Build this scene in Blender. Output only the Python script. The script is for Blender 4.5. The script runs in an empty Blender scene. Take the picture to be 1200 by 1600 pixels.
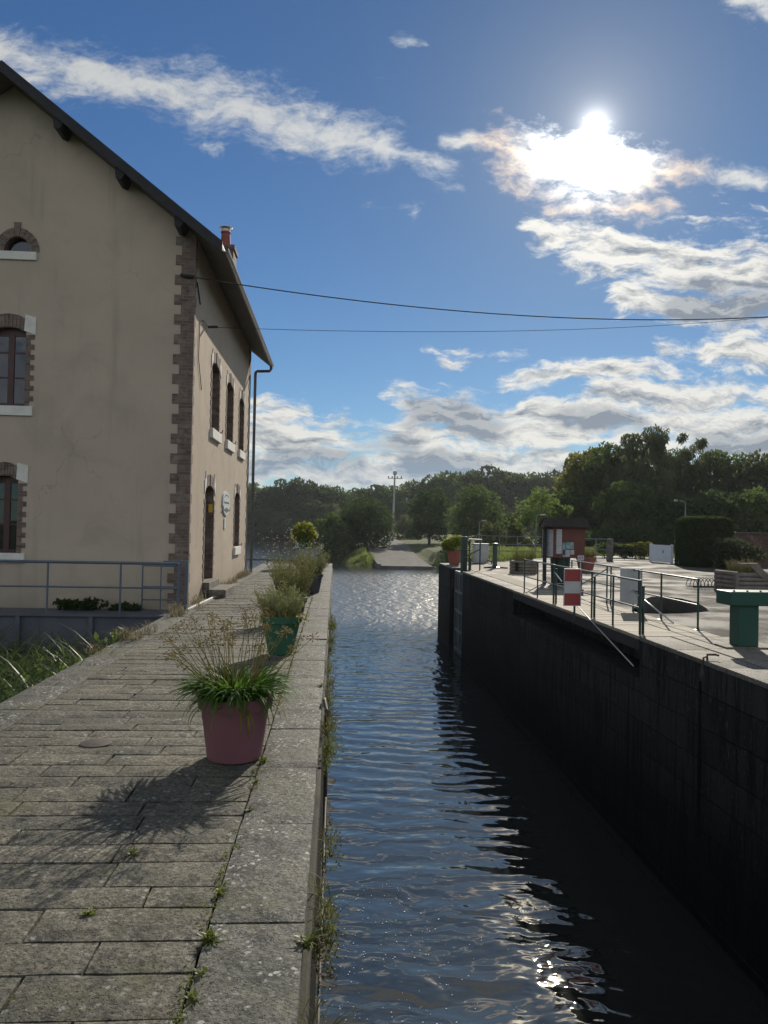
import bpy, bmesh, math, random
import numpy as np
from mathutils import Vector, Matrix, noise
PI = math.pi
R = math.radians
rnd = random.Random(7)
nr = np.random.default_rng(11)
S = bpy.context.scene
COL = S.collection

# ------------------------------------------------------------------ camera
F, CX, CY = 1200.0, 600.0, 800.0
EYE = Vector((0.0, 0.0, 1.7))
ey = Vector(((524 - CX) / F, (CY - 820) / F, -1)).normalized()
rl = 0.021
ez = Vector((math.sin(rl), math.cos(rl), 0)); ez = (ez - ey * ez.dot(ey)).normalized()
ex = ey.cross(ez)
CM = Matrix((ex, ey, ez))                      # camera axes -> world axes
def ray(px, py): return CM @ Vector(((px - CX) / F, (CY - py) / F, -1))
def at_z(px, py, z=0.0):
    d = ray(px, py); return EYE + d * ((z - EYE.z) / d.z)
def at_y(px, py, y):
    d = ray(px, py); return EYE + d * (y / d.y)
def at_x(px, py, x):
    d = ray(px, py); return EYE + d * (x / d.x)
cam = bpy.data.cameras.new('camera'); camo = bpy.data.objects.new('camera', cam); COL.objects.link(camo)
cam.sensor_fit = 'HORIZONTAL'; cam.sensor_width = 36; cam.lens = 36 * F / 1200
cam.clip_start = 0.05; cam.clip_end = 4000
camo.matrix_world = Matrix.Translation(EYE) @ CM.to_4x4()
S.camera = camo

# ------------------------------------------------------------------ node helpers
class NT:
    def __init__(s, nt): s.nt = nt; s.n = nt.nodes; s.l = nt.links
    def new(s, t, **k):
        n = s.n.new(t)
        for a, v in k.items(): setattr(n, a, v)
        return n
    def put(s, sock, v):
        if v is None: return
        if hasattr(v, 'is_output'): s.l.new(v, sock)
        elif isinstance(v, (tuple, list, Vector)):
            v = tuple(v)
            if len(sock.default_value) == 4 and len(v) == 3: v = v + (1,)
            sock.default_value = v
        else: sock.default_value = v
    def math(s, op, a, b=None, c=None, clamp=False):
        n = s.new('ShaderNodeMath', operation=op, use_clamp=clamp)
        s.put(n.inputs[0], a); s.put(n.inputs[1], b)
        if c is not None: s.put(n.inputs[2], c)
        return n.outputs[0]
    def vmath(s, op, a, b=None, out=0):
        n = s.new('ShaderNodeVectorMath', operation=op)
        s.put(n.inputs[0], a)
        if b is not None:
            if op == 'SCALE': s.put(n.inputs[3], b)
            else: s.put(n.inputs[1], b)
        return n.outputs[out]
    def mix(s, f, a, b, blend='MIX'):
        n = s.new('ShaderNodeMix', data_type='RGBA', blend_type=blend)
        s.put(n.inputs[0], f); s.put(n.inputs[6], a); s.put(n.inputs[7], b)
        return n.outputs[2]
    def fmix(s, f, a, b):
        n = s.new('ShaderNodeMix', data_type='FLOAT')
        s.put(n.inputs[0], f); s.put(n.inputs[2], a); s.put(n.inputs[3], b)
        return n.outputs[0]
    def noise(s, vec, scale, detail=4, rough=0.55, dist=0.0, out=0):
        n = s.new('ShaderNodeTexNoise')
        s.put(n.inputs['Vector'], vec); n.inputs['Scale'].default_value = scale
        n.inputs['Detail'].default_value = detail; n.inputs['Roughness'].default_value = rough
        n.inputs['Distortion'].default_value = dist
        return n.outputs[out]
    def voro(s, vec, scale, feature='F1', out=0, rand=1.0):
        n = s.new('ShaderNodeTexVoronoi', feature=feature)
        s.put(n.inputs['Vector'], vec); n.inputs['Scale'].default_value = scale
        n.inputs['Randomness'].default_value = rand
        return n.outputs[out]
    def ramp(s, f, a, b, lo=0.0, hi=1.0):
        n = s.new('ShaderNodeMapRange', interpolation_type='SMOOTHSTEP')
        s.put(n.inputs[0], f); s.put(n.inputs[1], a); s.put(n.inputs[2], b); s.put(n.inputs[3], lo); s.put(n.inputs[4], hi)
        return n.outputs[0]
    def mapping(s, vec, scale=(1, 1, 1), rot=(0, 0, 0), loc=(0, 0, 0)):
        n = s.new('ShaderNodeMapping'); s.put(n.inputs[0], vec)
        n.inputs['Scale'].default_value = scale; n.inputs['Rotation'].default_value = rot; n.inputs['Location'].default_value = loc
        return n.outputs[0]
    def bump(s, h, strength=0.3, dist=0.02, normal=None):
        n = s.new('ShaderNodeBump'); n.inputs['Strength'].default_value = strength
        n.inputs['Distance'].default_value = dist; s.put(n.inputs['Height'], h)
        if normal is not None: s.put(n.inputs['Normal'], normal)
        return n.outputs[0]

def newmat(name):
    m = bpy.data.materials.new(name); m.use_nodes = True
    t = NT(m.node_tree); b = m.node_tree.nodes['Principled BSDF']
    return m, t, b
def coords(t, kind='Object'): return t.new('ShaderNodeTexCoord').outputs[kind]
def wpos(t): return t.new('ShaderNodeNewGeometry').outputs['Position']

def simple(name, c1, c2, scale=6, rough=0.6, metal=0.0, bump=0.0, bscale=40, c3=None, spec=0.5):
    """two or three tones mixed by noise, with fine bump"""
    m, t, b = newmat(name); p = wpos(t)
    f = t.ramp(t.noise(p, scale, 5, 0.6), 0.32, 0.68)
    c = t.mix(f, c1, c2)
    if c3: c = t.mix(t.ramp(t.noise(p, scale * 3.7, 6, 0.7), 0.58, 0.72), c, c3)
    t.put(b.inputs['Base Color'], c); b.inputs['Roughness'].default_value = rough
    b.inputs['Metallic'].default_value = metal; b.inputs['Specular IOR Level'].default_value = spec
    if bump: t.put(b.inputs['Normal'], t.bump(t.noise(p, bscale, 5, 0.65), bump, 0.01))
    return m

def leafmat(name, c1, c2, c3=None, trans=0.35, gloss=0.7, nscale=0.5):
    """leaves: hue varies per leaf and per clump; light shines through"""
    m, t, b = newmat(name)
    g = t.new('ShaderNodeNewGeometry')
    oi = t.new('ShaderNodeObjectInfo')
    c = t.mix(g.outputs['Random Per Island'], c1, c2)
    k = t.ramp(t.noise(g.outputs['Position'], nscale, 3, 0.6), 0.35, 0.7)
    c = t.mix(k, c, c3 or c2)
    v = t.math('MULTIPLY_ADD', oi.outputs['Random'], 0.5, 0.75)
    hs = t.new('ShaderNodeHueSaturation'); t.put(hs.inputs['Color'], c); t.put(hs.inputs['Value'], v)
    c = hs.outputs[0]
    t.put(b.inputs['Base Color'], c); b.inputs['Roughness'].default_value = gloss
    b.inputs['Specular IOR Level'].default_value = 0.35 if gloss < .5 else 0.12
    tr = t.new('ShaderNodeBsdfTranslucent'); t.put(tr.inputs[0], t.mix(0.5, c, tuple(min(1, x * 1.6) for x in c2)))
    mx = t.new('ShaderNodeMixShader'); mx.inputs[0].default_value = trans
    out = m.node_tree.nodes['Material Output']
    t.l.new(b.outputs[0], mx.inputs[1]); t.l.new(tr.outputs[0], mx.inputs[2]); t.l.new(mx.outputs[0], out.inputs[0])
    return m

# ------------------------------------------------------------------ mesh builder
class MB:
    def __init__(s): s.v = []; s.f = []; s.mi = []
    def add(s, vs, fs, mi=0):
        o = len(s.v); s.v += [tuple(v) for v in vs]
        s.f += [tuple(i + o for i in f) for f in fs]; s.mi += [mi] * len(fs); return s
    def box(s, a, b, mi=0, bev=0.0, M=None):
        x0, y0, z0 = a; x1, y1, z1 = b
        if x0 > x1: x0, x1 = x1, x0
        if y0 > y1: y0, y1 = y1, y0
        if z0 > z1: z0, z1 = z1, z0
        e = min(bev, (x1 - x0) / 2.2, (y1 - y0) / 2.2, (z1 - z0) / 2.2)
        if e <= 0:
            vs = [(x0, y0, z0), (x1, y0, z0), (x1, y1, z0), (x0, y1, z0), (x0, y0, z1), (x1, y0, z1), (x1, y1, z1), (x0, y1, z1)]
            fs = [(0, 3, 2, 1), (4, 5, 6, 7), (0, 1, 5, 4), (1, 2, 6, 5), (2, 3, 7, 6), (3, 0, 4, 7)]
        else:
            bm = bmesh.new(); bmesh.ops.create_cube(bm, size=1)
            for v in bm.verts: v.co = Vector(((x0 + x1) / 2 + v.co.x * (x1 - x0), (y0 + y1) / 2 + v.co.y * (y1 - y0), (z0 + z1) / 2 + v.co.z * (z1 - z0)))
            bmesh.ops.bevel(bm, geom=bm.edges[:], offset=e, segments=2, profile=0.6, affect='EDGES')
            bm.verts.index_update(); vs = [v.co.copy() for v in bm.verts]; fs = [[v.index for v in f.verts] for f in bm.faces]; bm.free()
        if M is not None: vs = [M @ Vector(v) for v in vs]
        return s.add(vs, fs, mi)
    def tube(s, pts, r, n=8, mi=0, caps=True):
        pts = [Vector(p) for p in pts]; k = len(pts)
        rs = list(r) if isinstance(r, (list, tuple)) else [r] * k
        vs = []; up = None
        for i, p in enumerate(pts):
            d = (pts[min(i + 1, k - 1)] - pts[max(i - 1, 0)])
            d = d.normalized() if d.length > 1e-9 else Vector((0, 0, 1))
            if up is None: up = Vector((0, 0, 1)) if abs(d.z) < 0.9 else Vector((1, 0, 0))
            a = (up - d * up.dot(d))
            a = a.normalized() if a.length > 1e-6 else d.orthogonal().normalized()
            up = a; b = d.cross(a)
            for j in range(n):
                t = 2 * PI * j / n; vs.append(p + (a * math.cos(t) + b * math.sin(t)) * rs[i])
        fs = [(i * n + j, i * n + (j + 1) % n, (i + 1) * n + (j + 1) % n, (i + 1) * n + j) for i in range(k - 1) for j in range(n)]
        if caps: fs += [tuple(range(n))[::-1], tuple(range((k - 1) * n, k * n))]
        return s.add(vs, fs, mi)
    def lathe(s, prof, c=(0, 0, 0), n=32, mi=0):
        vs = [(c[0] + r * math.cos(2 * PI * j / n), c[1] + r * math.sin(2 * PI * j / n), c[2] + z) for r, z in prof for j in range(n)]
        k = len(prof)
        fs = [(i * n + j, i * n + (j + 1) % n, (i + 1) * n + (j + 1) % n, (i + 1) * n + j) for i in range(k - 1) for j in range(n)]
        return s.add(vs, fs, mi)
    def prism(s, poly, to3, d0, d1, mi=0):
        """polygon (a,b) pushed from depth d0 to d1; to3(a,b,d) gives the point"""
        n = len(poly)
        vs = [to3(a, b, d0) for a, b in poly] + [to3(a, b, d1) for a, b in poly]
        fs = [tuple(range(n)), tuple(range(2 * n - 1, n - 1, -1))] + [(i, (i + 1) % n + 0, (i + 1) % n + n, i + n)[::-1] for i in range(n)]
        return s.add(vs, fs, mi)
    def plate(s, outer, holes, to3, d, mi=0):
        """flat face at depth d with holes"""
        bm = bmesh.new(); es = []
        for loop in [outer] + holes:
            vv = [bm.verts.new((a, b, 0)) for a, b in loop]
            for i in range(len(vv)): es.append(bm.edges.new((vv[i], vv[(i + 1) % len(vv)])))
        bmesh.ops.triangle_fill(bm, use_beauty=True, use_dissolve=False, edges=es)
        bm.verts.index_update()
        vs = [to3(v.co.x, v.co.y, d) for v in bm.verts]; fs = [[v.index for v in f.verts] for f in bm.faces]; bm.free()
        return s.add(vs, fs, mi)
    def rim(s, loop, to3, d0, d1, mi=0):
        n = len(loop); vs = [to3(a, b, d0) for a, b in loop] + [to3(a, b, d1) for a, b in loop]
        return s.add(vs, [(i, (i + 1) % n, (i + 1) % n + n, i + n) for i in range(n)], mi)
    def build(s, name, mat, parent=None, smooth=False, fix=True, auto=None):
        me = bpy.data.meshes.new(name)
        inv = None
        if parent is not None:
            mw = world_m(parent); inv = mw.inverted()
        vs = s.v if inv is None else [tuple(inv @ Vector(v)) for v in s.v]
        me.from_pydata(vs, [], s.f)
        for m in (mat if isinstance(mat, (list, tuple)) else [mat]): me.materials.append(m)
        if any(s.mi): me.polygons.foreach_set('material_index', s.mi)
        if fix:
            bm = bmesh.new(); bm.from_mesh(me); bmesh.ops.recalc_face_normals(bm, faces=bm.faces); bm.to_mesh(me); bm.free()
        if smooth: me.polygons.foreach_set('use_smooth', [True] * len(me.polygons))
        if auto: me.set_sharp_from_angle(angle=R(auto))
        me.update()
        o = bpy.data.objects.new(name, me); COL.objects.link(o)
        if parent is not None: o.parent = parent
        return o
def world_m(o):
    m = o.matrix_basis.copy()
    return world_m(o.parent) @ m if o.parent is not None else m
def np_mesh(name, V, Fq, mat, parent=None, smooth=False):
    """numpy quads to a mesh (coordinates local to the parent)"""
    me = bpy.data.meshes.new(name)
    V = np.asarray(V, dtype=np.float32); Fq = np.asarray(Fq, dtype=np.int32); k = Fq.shape[1]
    me.vertices.add(len(V)); me.vertices.foreach_set('co', V.ravel())
    me.loops.add(Fq.size); me.loops.foreach_set('vertex_index', Fq.ravel())
    me.polygons.add(len(Fq)); me.polygons.foreach_set('loop_start', np.arange(0, Fq.size, k, dtype=np.int32))
    if smooth: me.polygons.foreach_set('use_smooth', np.ones(len(Fq), dtype=bool))
    me.materials.append(mat); me.update(calc_edges=True); me.validate()
    o = bpy.data.objects.new(name, me); COL.objects.link(o)
    if parent is not None: o.parent = parent
    return o
def tag(o, label=None, cat=None, group=None, kind=None):
    if label: o['label'] = label
    if cat: o['category'] = cat
    if group: o['group'] = group
    if kind: o['kind'] = kind
    return o
def thing(name, label, cat, loc=(0, 0, 0), rz=0.0, group=None):
    o = bpy.data.objects.new(name, None); COL.objects.link(o)
    o.empty_display_size = 0.2; o.location = loc; o.rotation_euler = (0, 0, rz)
    return tag(o, label, cat, group)
def children(o): return [c for c in COL.objects if c.parent is o]
def copy_tree(o, parent=None):
    c = o.copy(); COL.objects.link(c)
    if parent is not None: c.parent = parent
    for ch in children(o): copy_tree(ch, c)
    return c
def place(o, loc, rz=0.0, sc=1.0, label=None, group=None):
    o.location = loc; o.rotation_euler = (0, 0, rz); o.scale = sc if isinstance(sc, (tuple, list)) else (sc, sc, sc)
    if label: o['label'] = label
    if group: o['group'] = group
    return o
def XZ(y0, sgn=1): return lambda a, b, d: Vector((a, y0 + sgn * d, b))      # a = X, b = Z, depth along Y
def YZ(x0, sgn=1): return lambda a, b, d: Vector((x0 + sgn * d, a, b))      # a = Y, b = Z, depth along X
def XY(z0, sgn=1): return lambda a, b, d: Vector((a, b, z0 + sgn * d))
SKY_DUST = 0.15; SKY_SAT = 1.12; SKY_TINT = (0.415, 0.60, 0.75); SUN_E = 5.0; EXPO = 0.0; WATER_IOR = 2.5; HAZE = 0.00015
# ------------------------------------------------------------------ sky, sun, exposure
SUN = ray(930, 195).normalized()
sun_el = math.asin(SUN.z); sun_az = math.atan2(SUN.x, SUN.y)      # azimuth from +Y towards +X
world = bpy.data.worlds.new('World'); S.world = world; world.use_nodes = True
t = NT(world.node_tree); bg = world.node_tree.nodes['Background']
sky = t.new('ShaderNodeTexSky', sky_type='NISHITA'); sky.sun_disc = False
sky.sun_elevation = sun_el; sky.sun_rotation = sun_az
sky.altitude = 0; sky.air_density = 1.0; sky.dust_density = SKY_DUST; sky.ozone_density = 3.0
d = t.vmath('NORMALIZE', coords(t, 'Generated'))
sp = t.new('ShaderNodeSeparateXYZ'); t.put(sp.inputs[0], d); dx, dy, dz = sp.outputs
inv = t.math('DIVIDE', 1.0, t.math('MAXIMUM', dy, 0.08))
U = t.math('MULTIPLY', dx, inv); V = t.math('MULTIPLY', dz, inv)
cmb = t.new('ShaderNodeCombineXYZ'); t.put(cmb.inputs[0], U); t.put(cmb.inputs[1], V); P = cmb.outputs[0]
front = t.ramp(dy, 0.1, 0.3)
cosang = t.vmath('DOT_PRODUCT', d, tuple(SUN), out=1)
ang = t.math('MULTIPLY', t.math('ARCCOSINE', t.math('MINIMUM', cosang, 1.0)), 180 / PI)   # degrees from the sun

def uv(px, py):
    w = ray(px, py); return (w.x / w.y, w.z / w.y)
# one reusable cloud-bank mask: 1 on the axis of a capsule, 0 at its radius
g = bpy.data.node_groups.new('cloud_bank', 'ShaderNodeTree')
for nm, tp in (('P', 'NodeSocketVector'), ('A', 'NodeSocketVector'), ('B', 'NodeSocketVector'), ('R', 'NodeSocketFloat')):
    g.interface.new_socket(nm, in_out='INPUT', socket_type=tp)
g.interface.new_socket('M', in_out='OUTPUT', socket_type='NodeSocketFloat')
gt = NT(g); gi = gt.new('NodeGroupInput').outputs; go = gt.new('NodeGroupOutput')
pa = gt.vmath('SUBTRACT', gi[0], gi[1]); ba = gt.vmath('SUBTRACT', gi[2], gi[1])
h = gt.math('DIVIDE', gt.vmath('DOT_PRODUCT', pa, ba, out=1), gt.vmath('DOT_PRODUCT', ba, ba, out=1), clamp=True)
dist = gt.vmath('LENGTH', gt.vmath('SUBTRACT', pa, gt.vmath('SCALE', ba, h)), out=1)
gt.put(go.inputs[0], gt.math('SUBTRACT', 1.0, gt.math('DIVIDE', dist, gi[3])))
def banks(lst, p):
    m = None
    for x0, y0, x1, y1, r in lst:
        n = t.new('ShaderNodeGroup'); n.node_tree = g
        t.put(n.inputs[0], p); a = uv(x0, y0); b = uv(x1, y1)
        n.inputs[1].default_value = (a[0], a[1], 0); n.inputs[2].default_value = (b[0], b[1], 0.0001)
        n.inputs[3].default_value = r / F
        o = t.math('MULTIPLY', n.outputs[0], min(1.0, 0.25 + r / 38)) if r < 27 else n.outputs[0]
        m = o if m is None else t.math('MAXIMUM', m, o)
    return t.math('MAXIMUM', m, -1.0)
warp = t.vmath('SUBTRACT', t.noise(t.mapping(P, (1, 1.3, 1)), 9, 4, 0.55, out=1), (0.5, 0.5, 0.5))
Pw = t.vmath('ADD', P, t.vmath('SCALE', warp, 0.055))
# high streaky cloud, upper left to the sun
HI = [(-160, 20, -20, 70, 52), (-20, 75, 130, 118, 40), (110, 118, 330, 150, 52), (310, 155, 480, 192, 64), (440, 195, 600, 236, 50),
      (590, 236, 700, 262, 26), (20, 128, 130, 150, 22), (325, 228, 350, 234, 13), (575, 316, 645, 330, 12), (625, 68, 660, 75, 11)]
SUNC = [(700, 222, 830, 235, 26), (800, 238, 1010, 268, 60), (850, 250, 980, 285, 72), (1000, 262, 1190, 284, 26), (860, 330, 1050, 322, 20),
        (1160, -10, 1230, 30, 40), (690, 300, 720, 303, 8)]
RIGHT = [(840, 362, 960, 370, 22), (920, 388, 1100, 408, 46), (1050, 422, 1300, 432, 74), (980, 470, 1180, 480, 26), (1080, 490, 1300, 500, 46),
         (1040, 545, 1300, 555, 26)]
LOW = [(660, 541, 730, 541, 5), (700, 566, 850, 577, 15), (790, 590, 1040, 580, 22), (940, 612, 1300, 610, 30), (615, 610, 700, 622, 16),
       (640, 640, 860, 650, 34), (395, 628, 470, 640, 18), (390, 655, 540, 662, 16), (380, 690, 720, 690, 34), (700, 676, 900, 672, 40),
       (820, 650, 1300, 665, 44), (330, 742, 1300, 736, 42), (495, 690, 540, 715, 22), (600, 720, 780, 715, 26), (250, 660, 380, 690, 50), (1000, 700, 1300, 705, 30)]
sp1 = t.noise(t.mapping(Pw, (1.0, 1.9, 1), (0, 0, R(-18)), (3, 1, 0)), 15, 13, 0.68)
sp2 = t.noise(t.mapping(Pw, (1.0, 2.9, 1), (0, 0, R(-3)), (7, 2, 0)), 11, 13, 0.66)
def toward(p): return t.vmath('ADD', p, t.vmath('SCALE', t.vmath('NORMALIZE', t.vmath('SUBTRACT', (uv(930, 195)[0], uv(930, 195)[1], 0), p)), 0.012))
sp2s = t.noise(t.mapping(toward(Pw), (1.0, 2.9, 1), (0, 0, R(-3)), (7, 2, 0)), 11, 10, 0.66)
mH = banks(HI + SUNC, Pw); mL = banks(RIGHT + LOW, Pw)
dH = t.math('MULTIPLY_ADD', t.math('SUBTRACT', sp1, 0.5), 2.7, t.math('MULTIPLY_ADD', mH, 1.1, 0.0))
stk = t.noise(t.mapping(Pw, (1.0, 7.0, 1), (0, 0, R(-2)), (1, 5, 0)), 7, 8, 0.6)
dL = t.math('MULTIPLY_ADD', t.math('SUBTRACT', sp2, 0.5), 3.6, t.math('MULTIPLY_ADD', mL, 1.0, 0.10))
dL = t.math('MULTIPLY_ADD', t.math('SUBTRACT', stk, 0.5), 2.2, dL)
fib = t.noise(t.mapping(Pw, (1.0, 2.2, 1), (0, 0, R(-24)), (2, 9, 0)), 34, 9, 0.72)
aH = t.math('MULTIPLY', t.ramp(t.math('MULTIPLY_ADD', t.math('SUBTRACT', fib, 0.5), 1.5, dH), -0.05, 1.25), 0.92); aL = t.math('MULTIPLY', t.ramp(t.math('MULTIPLY_ADD', t.math('SUBTRACT', fib, 0.5), 0.8, dL), -0.10, 0.80), 0.95)
# light through the cloud: thin edges and sunward flanks bright, thick hearts grey
heart = banks([(655, 640, 770, 655, 42), (560, 690, 640, 700, 20), (1060, 470, 1300, 500, 40), (880, 655, 1000, 665, 24), (430, 715, 560, 722, 22), (640, 722, 760, 728, 22), (1100, 690, 1300, 700, 26)], Pw)
grey = t.ramp(t.math('ADD', heart, t.math('MULTIPLY', t.math('SUBTRACT', sp2, 0.5), 2.2)), -0.15, 0.75)
relief = t.math('MULTIPLY', t.math('SUBTRACT', sp2, sp2s), 5.0)
lit = t.math('ADD', relief, t.ramp(dL, 0.3, 1.5, 0.95, 0.46), clamp=True)
lit = t.math('SUBTRACT', lit, t.math('MULTIPLY', grey, 0.66), clamp=True)
lowv = t.ramp(V, uv(600, 700)[1], uv(600, 745)[1])
cL = t.mix(lit, t.mix(lowv, (0.215, 0.25, 0.30), (0.22, 0.295, 0.40)), t.mix(lowv, (0.80, 0.78, 0.72), (0.66, 0.67, 0.66)))
cH = t.mix(t.ramp(dH, 0.1, 1.0), (0.44, 0.49, 0.55), (0.60, 0.61, 0.60))
# forward scattering: cloud near the sun is far brighter
fw = t.math('ADD', 1.0, t.math('MULTIPLY', t.math('EXPONENT', t.math('MULTIPLY', t.math('POWER', t.math('DIVIDE', ang, 3.9), 2.0), -1.0)), 8.0))
fw = t.math('ADD', fw, t.math('MULTIPLY', t.math('EXPONENT', t.math('DIVIDE', ang, -10.0)), 0.75))
warmth = t.mix(t.math('EXPONENT', t.math('MULTIPLY', t.math('POWER', t.math('DIVIDE', ang, 6.6), 2.0), -1.0)), (1, 1, 1), (1.0, 0.90, 0.74))
rim = t.math('EXPONENT', t.math('MULTIPLY', t.math('POWER', t.math('DIVIDE', t.math('SUBTRACT', ang, 6.2), 1.7), 2.0), -1.0))
cH = t.vmath('SCALE', t.mix(1.0, cH, warmth, 'MULTIPLY'), fw)
cH = t.mix(t.math('MULTIPLY', rim, 0.55), cH, (0.98, 0.66, 0.44))
cL = t.vmath('SCALE', cL, t.math('ADD', 0.95, t.math('MULTIPLY', t.math('EXPONENT', t.math('DIVIDE', ang, -12.0)), 0.55)))
# clear air: Nishita, toned; plus the narrow aureole round the sun
hs = t.new('ShaderNodeHueSaturation'); t.put(hs.inputs['Color'], sky.outputs[0]); hs.inputs['Saturation'].default_value = SKY_SAT
air = t.vmath('SCALE', t.mix(1.0, hs.outputs[0], SKY_TINT, 'MULTIPLY'), 0.1)
aur = t.math('ADD', t.math('MULTIPLY', t.math('EXPONENT', t.math('DIVIDE', ang, -0.45)), 3.2),
             t.math('MULTIPLY', t.math('EXPONENT', t.math('DIVIDE', ang, -3.6)), 0.36))
dim = t.math('SUBTRACT', 1.0, t.math('MULTIPLY', t.math('EXPONENT', t.math('DIVIDE', ang, -16.0)), 0.50))
air = t.vmath('SCALE', air, dim)
air = t.vmath('ADD', air, t.vmath('SCALE', (1.0, 0.98, 0.95), aur))
col = t.mix(t.math('MULTIPLY', aH, front), air, cH)
col = t.mix(t.math('MULTIPLY', aL, front), col, cL)
# bright cloud added to the unseen sky behind, to fill the shaded gable
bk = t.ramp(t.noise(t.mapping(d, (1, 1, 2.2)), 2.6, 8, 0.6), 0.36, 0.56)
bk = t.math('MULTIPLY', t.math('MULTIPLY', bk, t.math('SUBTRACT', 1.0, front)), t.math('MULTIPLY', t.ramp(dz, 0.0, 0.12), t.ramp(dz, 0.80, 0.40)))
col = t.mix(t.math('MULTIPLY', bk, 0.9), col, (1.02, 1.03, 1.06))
# thin cloud veil added overhead, out of view, to grey the water's reflections
hi = t.math('MULTIPLY', t.ramp(t.noise(t.mapping(d, (1, 1, 1.4), loc=(4, 2, 0)), 3.4, 7, 0.6), 0.32, 0.56), t.ramp(dz, 0.57, 0.66))
col = t.mix(t.math('MULTIPLY', hi, 0.85), col, (0.25, 0.27, 0.295))
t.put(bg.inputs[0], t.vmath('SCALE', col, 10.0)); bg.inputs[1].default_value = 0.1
world.cycles.sampling_method = 'MANUAL'; world.cycles.sample_map_resolution = 1024

sl = bpy.data.lights.new('sun', 'SUN'); sl.energy = SUN_E; sl.angle = R(0.5); sl.color = (1.0, 0.91, 0.77)
so = bpy.data.objects.new('sun', sl); COL.objects.link(so)
so.rotation_euler = (-SUN).to_track_quat('-Z', 'Y').to_euler(); so.location = (20, 40, 40)
S.view_settings.view_transform = 'Standard'; S.view_settings.look = 'None'; S.view_settings.gamma = 1; S.view_settings.use_curve_mapping = False
S.view_settings.exposure = EXPO
S.render.engine = 'CYCLES'
S.cycles.use_denoising = True; S.cycles.max_bounces = 6; S.cycles.diffuse_bounces = 3; S.cycles.glossy_bounces = 3
S.cycles.transmission_bounces = 3; S.cycles.transparent_max_bounces = 8; S.cycles.sample_clamp_indirect = 6.0
S.cycles.caustics_reflective = False; S.cycles.caustics_refractive = False; S.cycles.volume_bounces = 0
# ------------------------------------------------------------------ materials of the setting
WZ = -3.5                                            # water level below the lock side
def stone_mat(name, c1, c2, c3, lichen=0.0, dark=None, rough=0.75, bump=0.5):
    m, t, b = newmat(name); p = wpos(t); g = t.new('ShaderNodeNewGeometry')
    c = t.mix(g.outputs['Random Per Island'], c1, c2)
    c = t.mix(t.ramp(t.noise(p, 2.3, 6, 0.65), 0.36, 0.7), c, c3)
    fine = t.noise(p, 38, 6, 0.72)
    c = t.mix(1.0, c, t.mix(t.ramp(fine, 0.30, 0.70), (0.36, 0.36, 0.36), (1.62, 1.58, 1.50)), 'MULTIPLY')
    spots = t.ramp(t.noise(p, 75, 3, 0.6), 0.56, 0.68)
    c = t.mix(t.math('MULTIPLY', spots, 0.65), c, (0.035, 0.035, 0.032))
    blot = t.math('MULTIPLY', t.ramp(t.noise(p, 9, 5, 0.7, 0.6), 0.50, 0.62), t.ramp(t.noise(t.mapping(p, loc=(5, 2, 1)), 0.9, 3, 0.5), 0.34, 0.56))
    c = t.mix(t.math('MULTIPLY', blot, 0.8), c, tuple(x * 0.30 for x in c1))
    if lichen:                                       # pale crusts of lichen
        lv = t.math('MULTIPLY', t.ramp(t.voro(t.vmath('ADD', p, t.vmath('SCALE', t.noise(p, 40, 3, 0.6, out=1), 0.03)), 24), 0.34, 0.22), t.ramp(t.noise(p, 3.1, 4, 0.7), 0.47, 0.60))
        c = t.mix(t.math('MULTIPLY', lv, lichen), c, (0.46, 0.46, 0.43))
        fl = t.math('MULTIPLY', t.ramp(t.voro(t.vmath('ADD', p, t.vmath('SCALE', t.noise(p, 90, 3, 0.6, out=1), 0.012)), 62), 0.26, 0.16), t.ramp(t.noise(p, 5.5, 5, 0.75), 0.46, 0.62))
        c = t.mix(t.math('MULTIPLY', fl, lichen * 0.8), c, (0.50, 0.50, 0.46))
        mo = t.math('MULTIPLY', t.ramp(t.noise(t.mapping(p, loc=(9, 4, 2)), 1.3, 6, 0.7), 0.50, 0.68), 0.60)
        c = t.mix(mo, c, (0.085, 0.088, 0.035))
    t.put(b.inputs['Base Color'], c); t.put(b.inputs['Roughness'], t.math('MULTIPLY_ADD', fine, 0.3, rough - 0.15))
    b.inputs['Specular IOR Level'].default_value = 0.3
    hgt = t.math('ADD', t.math('MULTIPLY', fine, 0.5), t.math('ADD', t.math('MULTIPLY', t.noise(p, 9, 4, 0.6), 1.3), t.math('MULTIPLY', spots, -0.45)))
    t.put(b.inputs['Normal'], t.bump(hgt, bump, 0.022))
    return m
m_pave = stone_mat('paving_stone', (0.108, 0.104, 0.086), (0.185, 0.170, 0.132), (0.082, 0.083, 0.068), lichen=0.5, bump=0.8)
m_cope = stone_mat('coping_stone', (0.112, 0.113, 0.10), (0.15, 0.149, 0.128), (0.086, 0.089, 0.08), lichen=0.95, bump=0.8)
m_soil = simple('joint_soil', (0.012, 0.011, 0.009), (0.028, 0.025, 0.017), 4, 0.95, bump=0.6, bscale=60, c3=(0.03, 0.045, 0.015))

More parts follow.
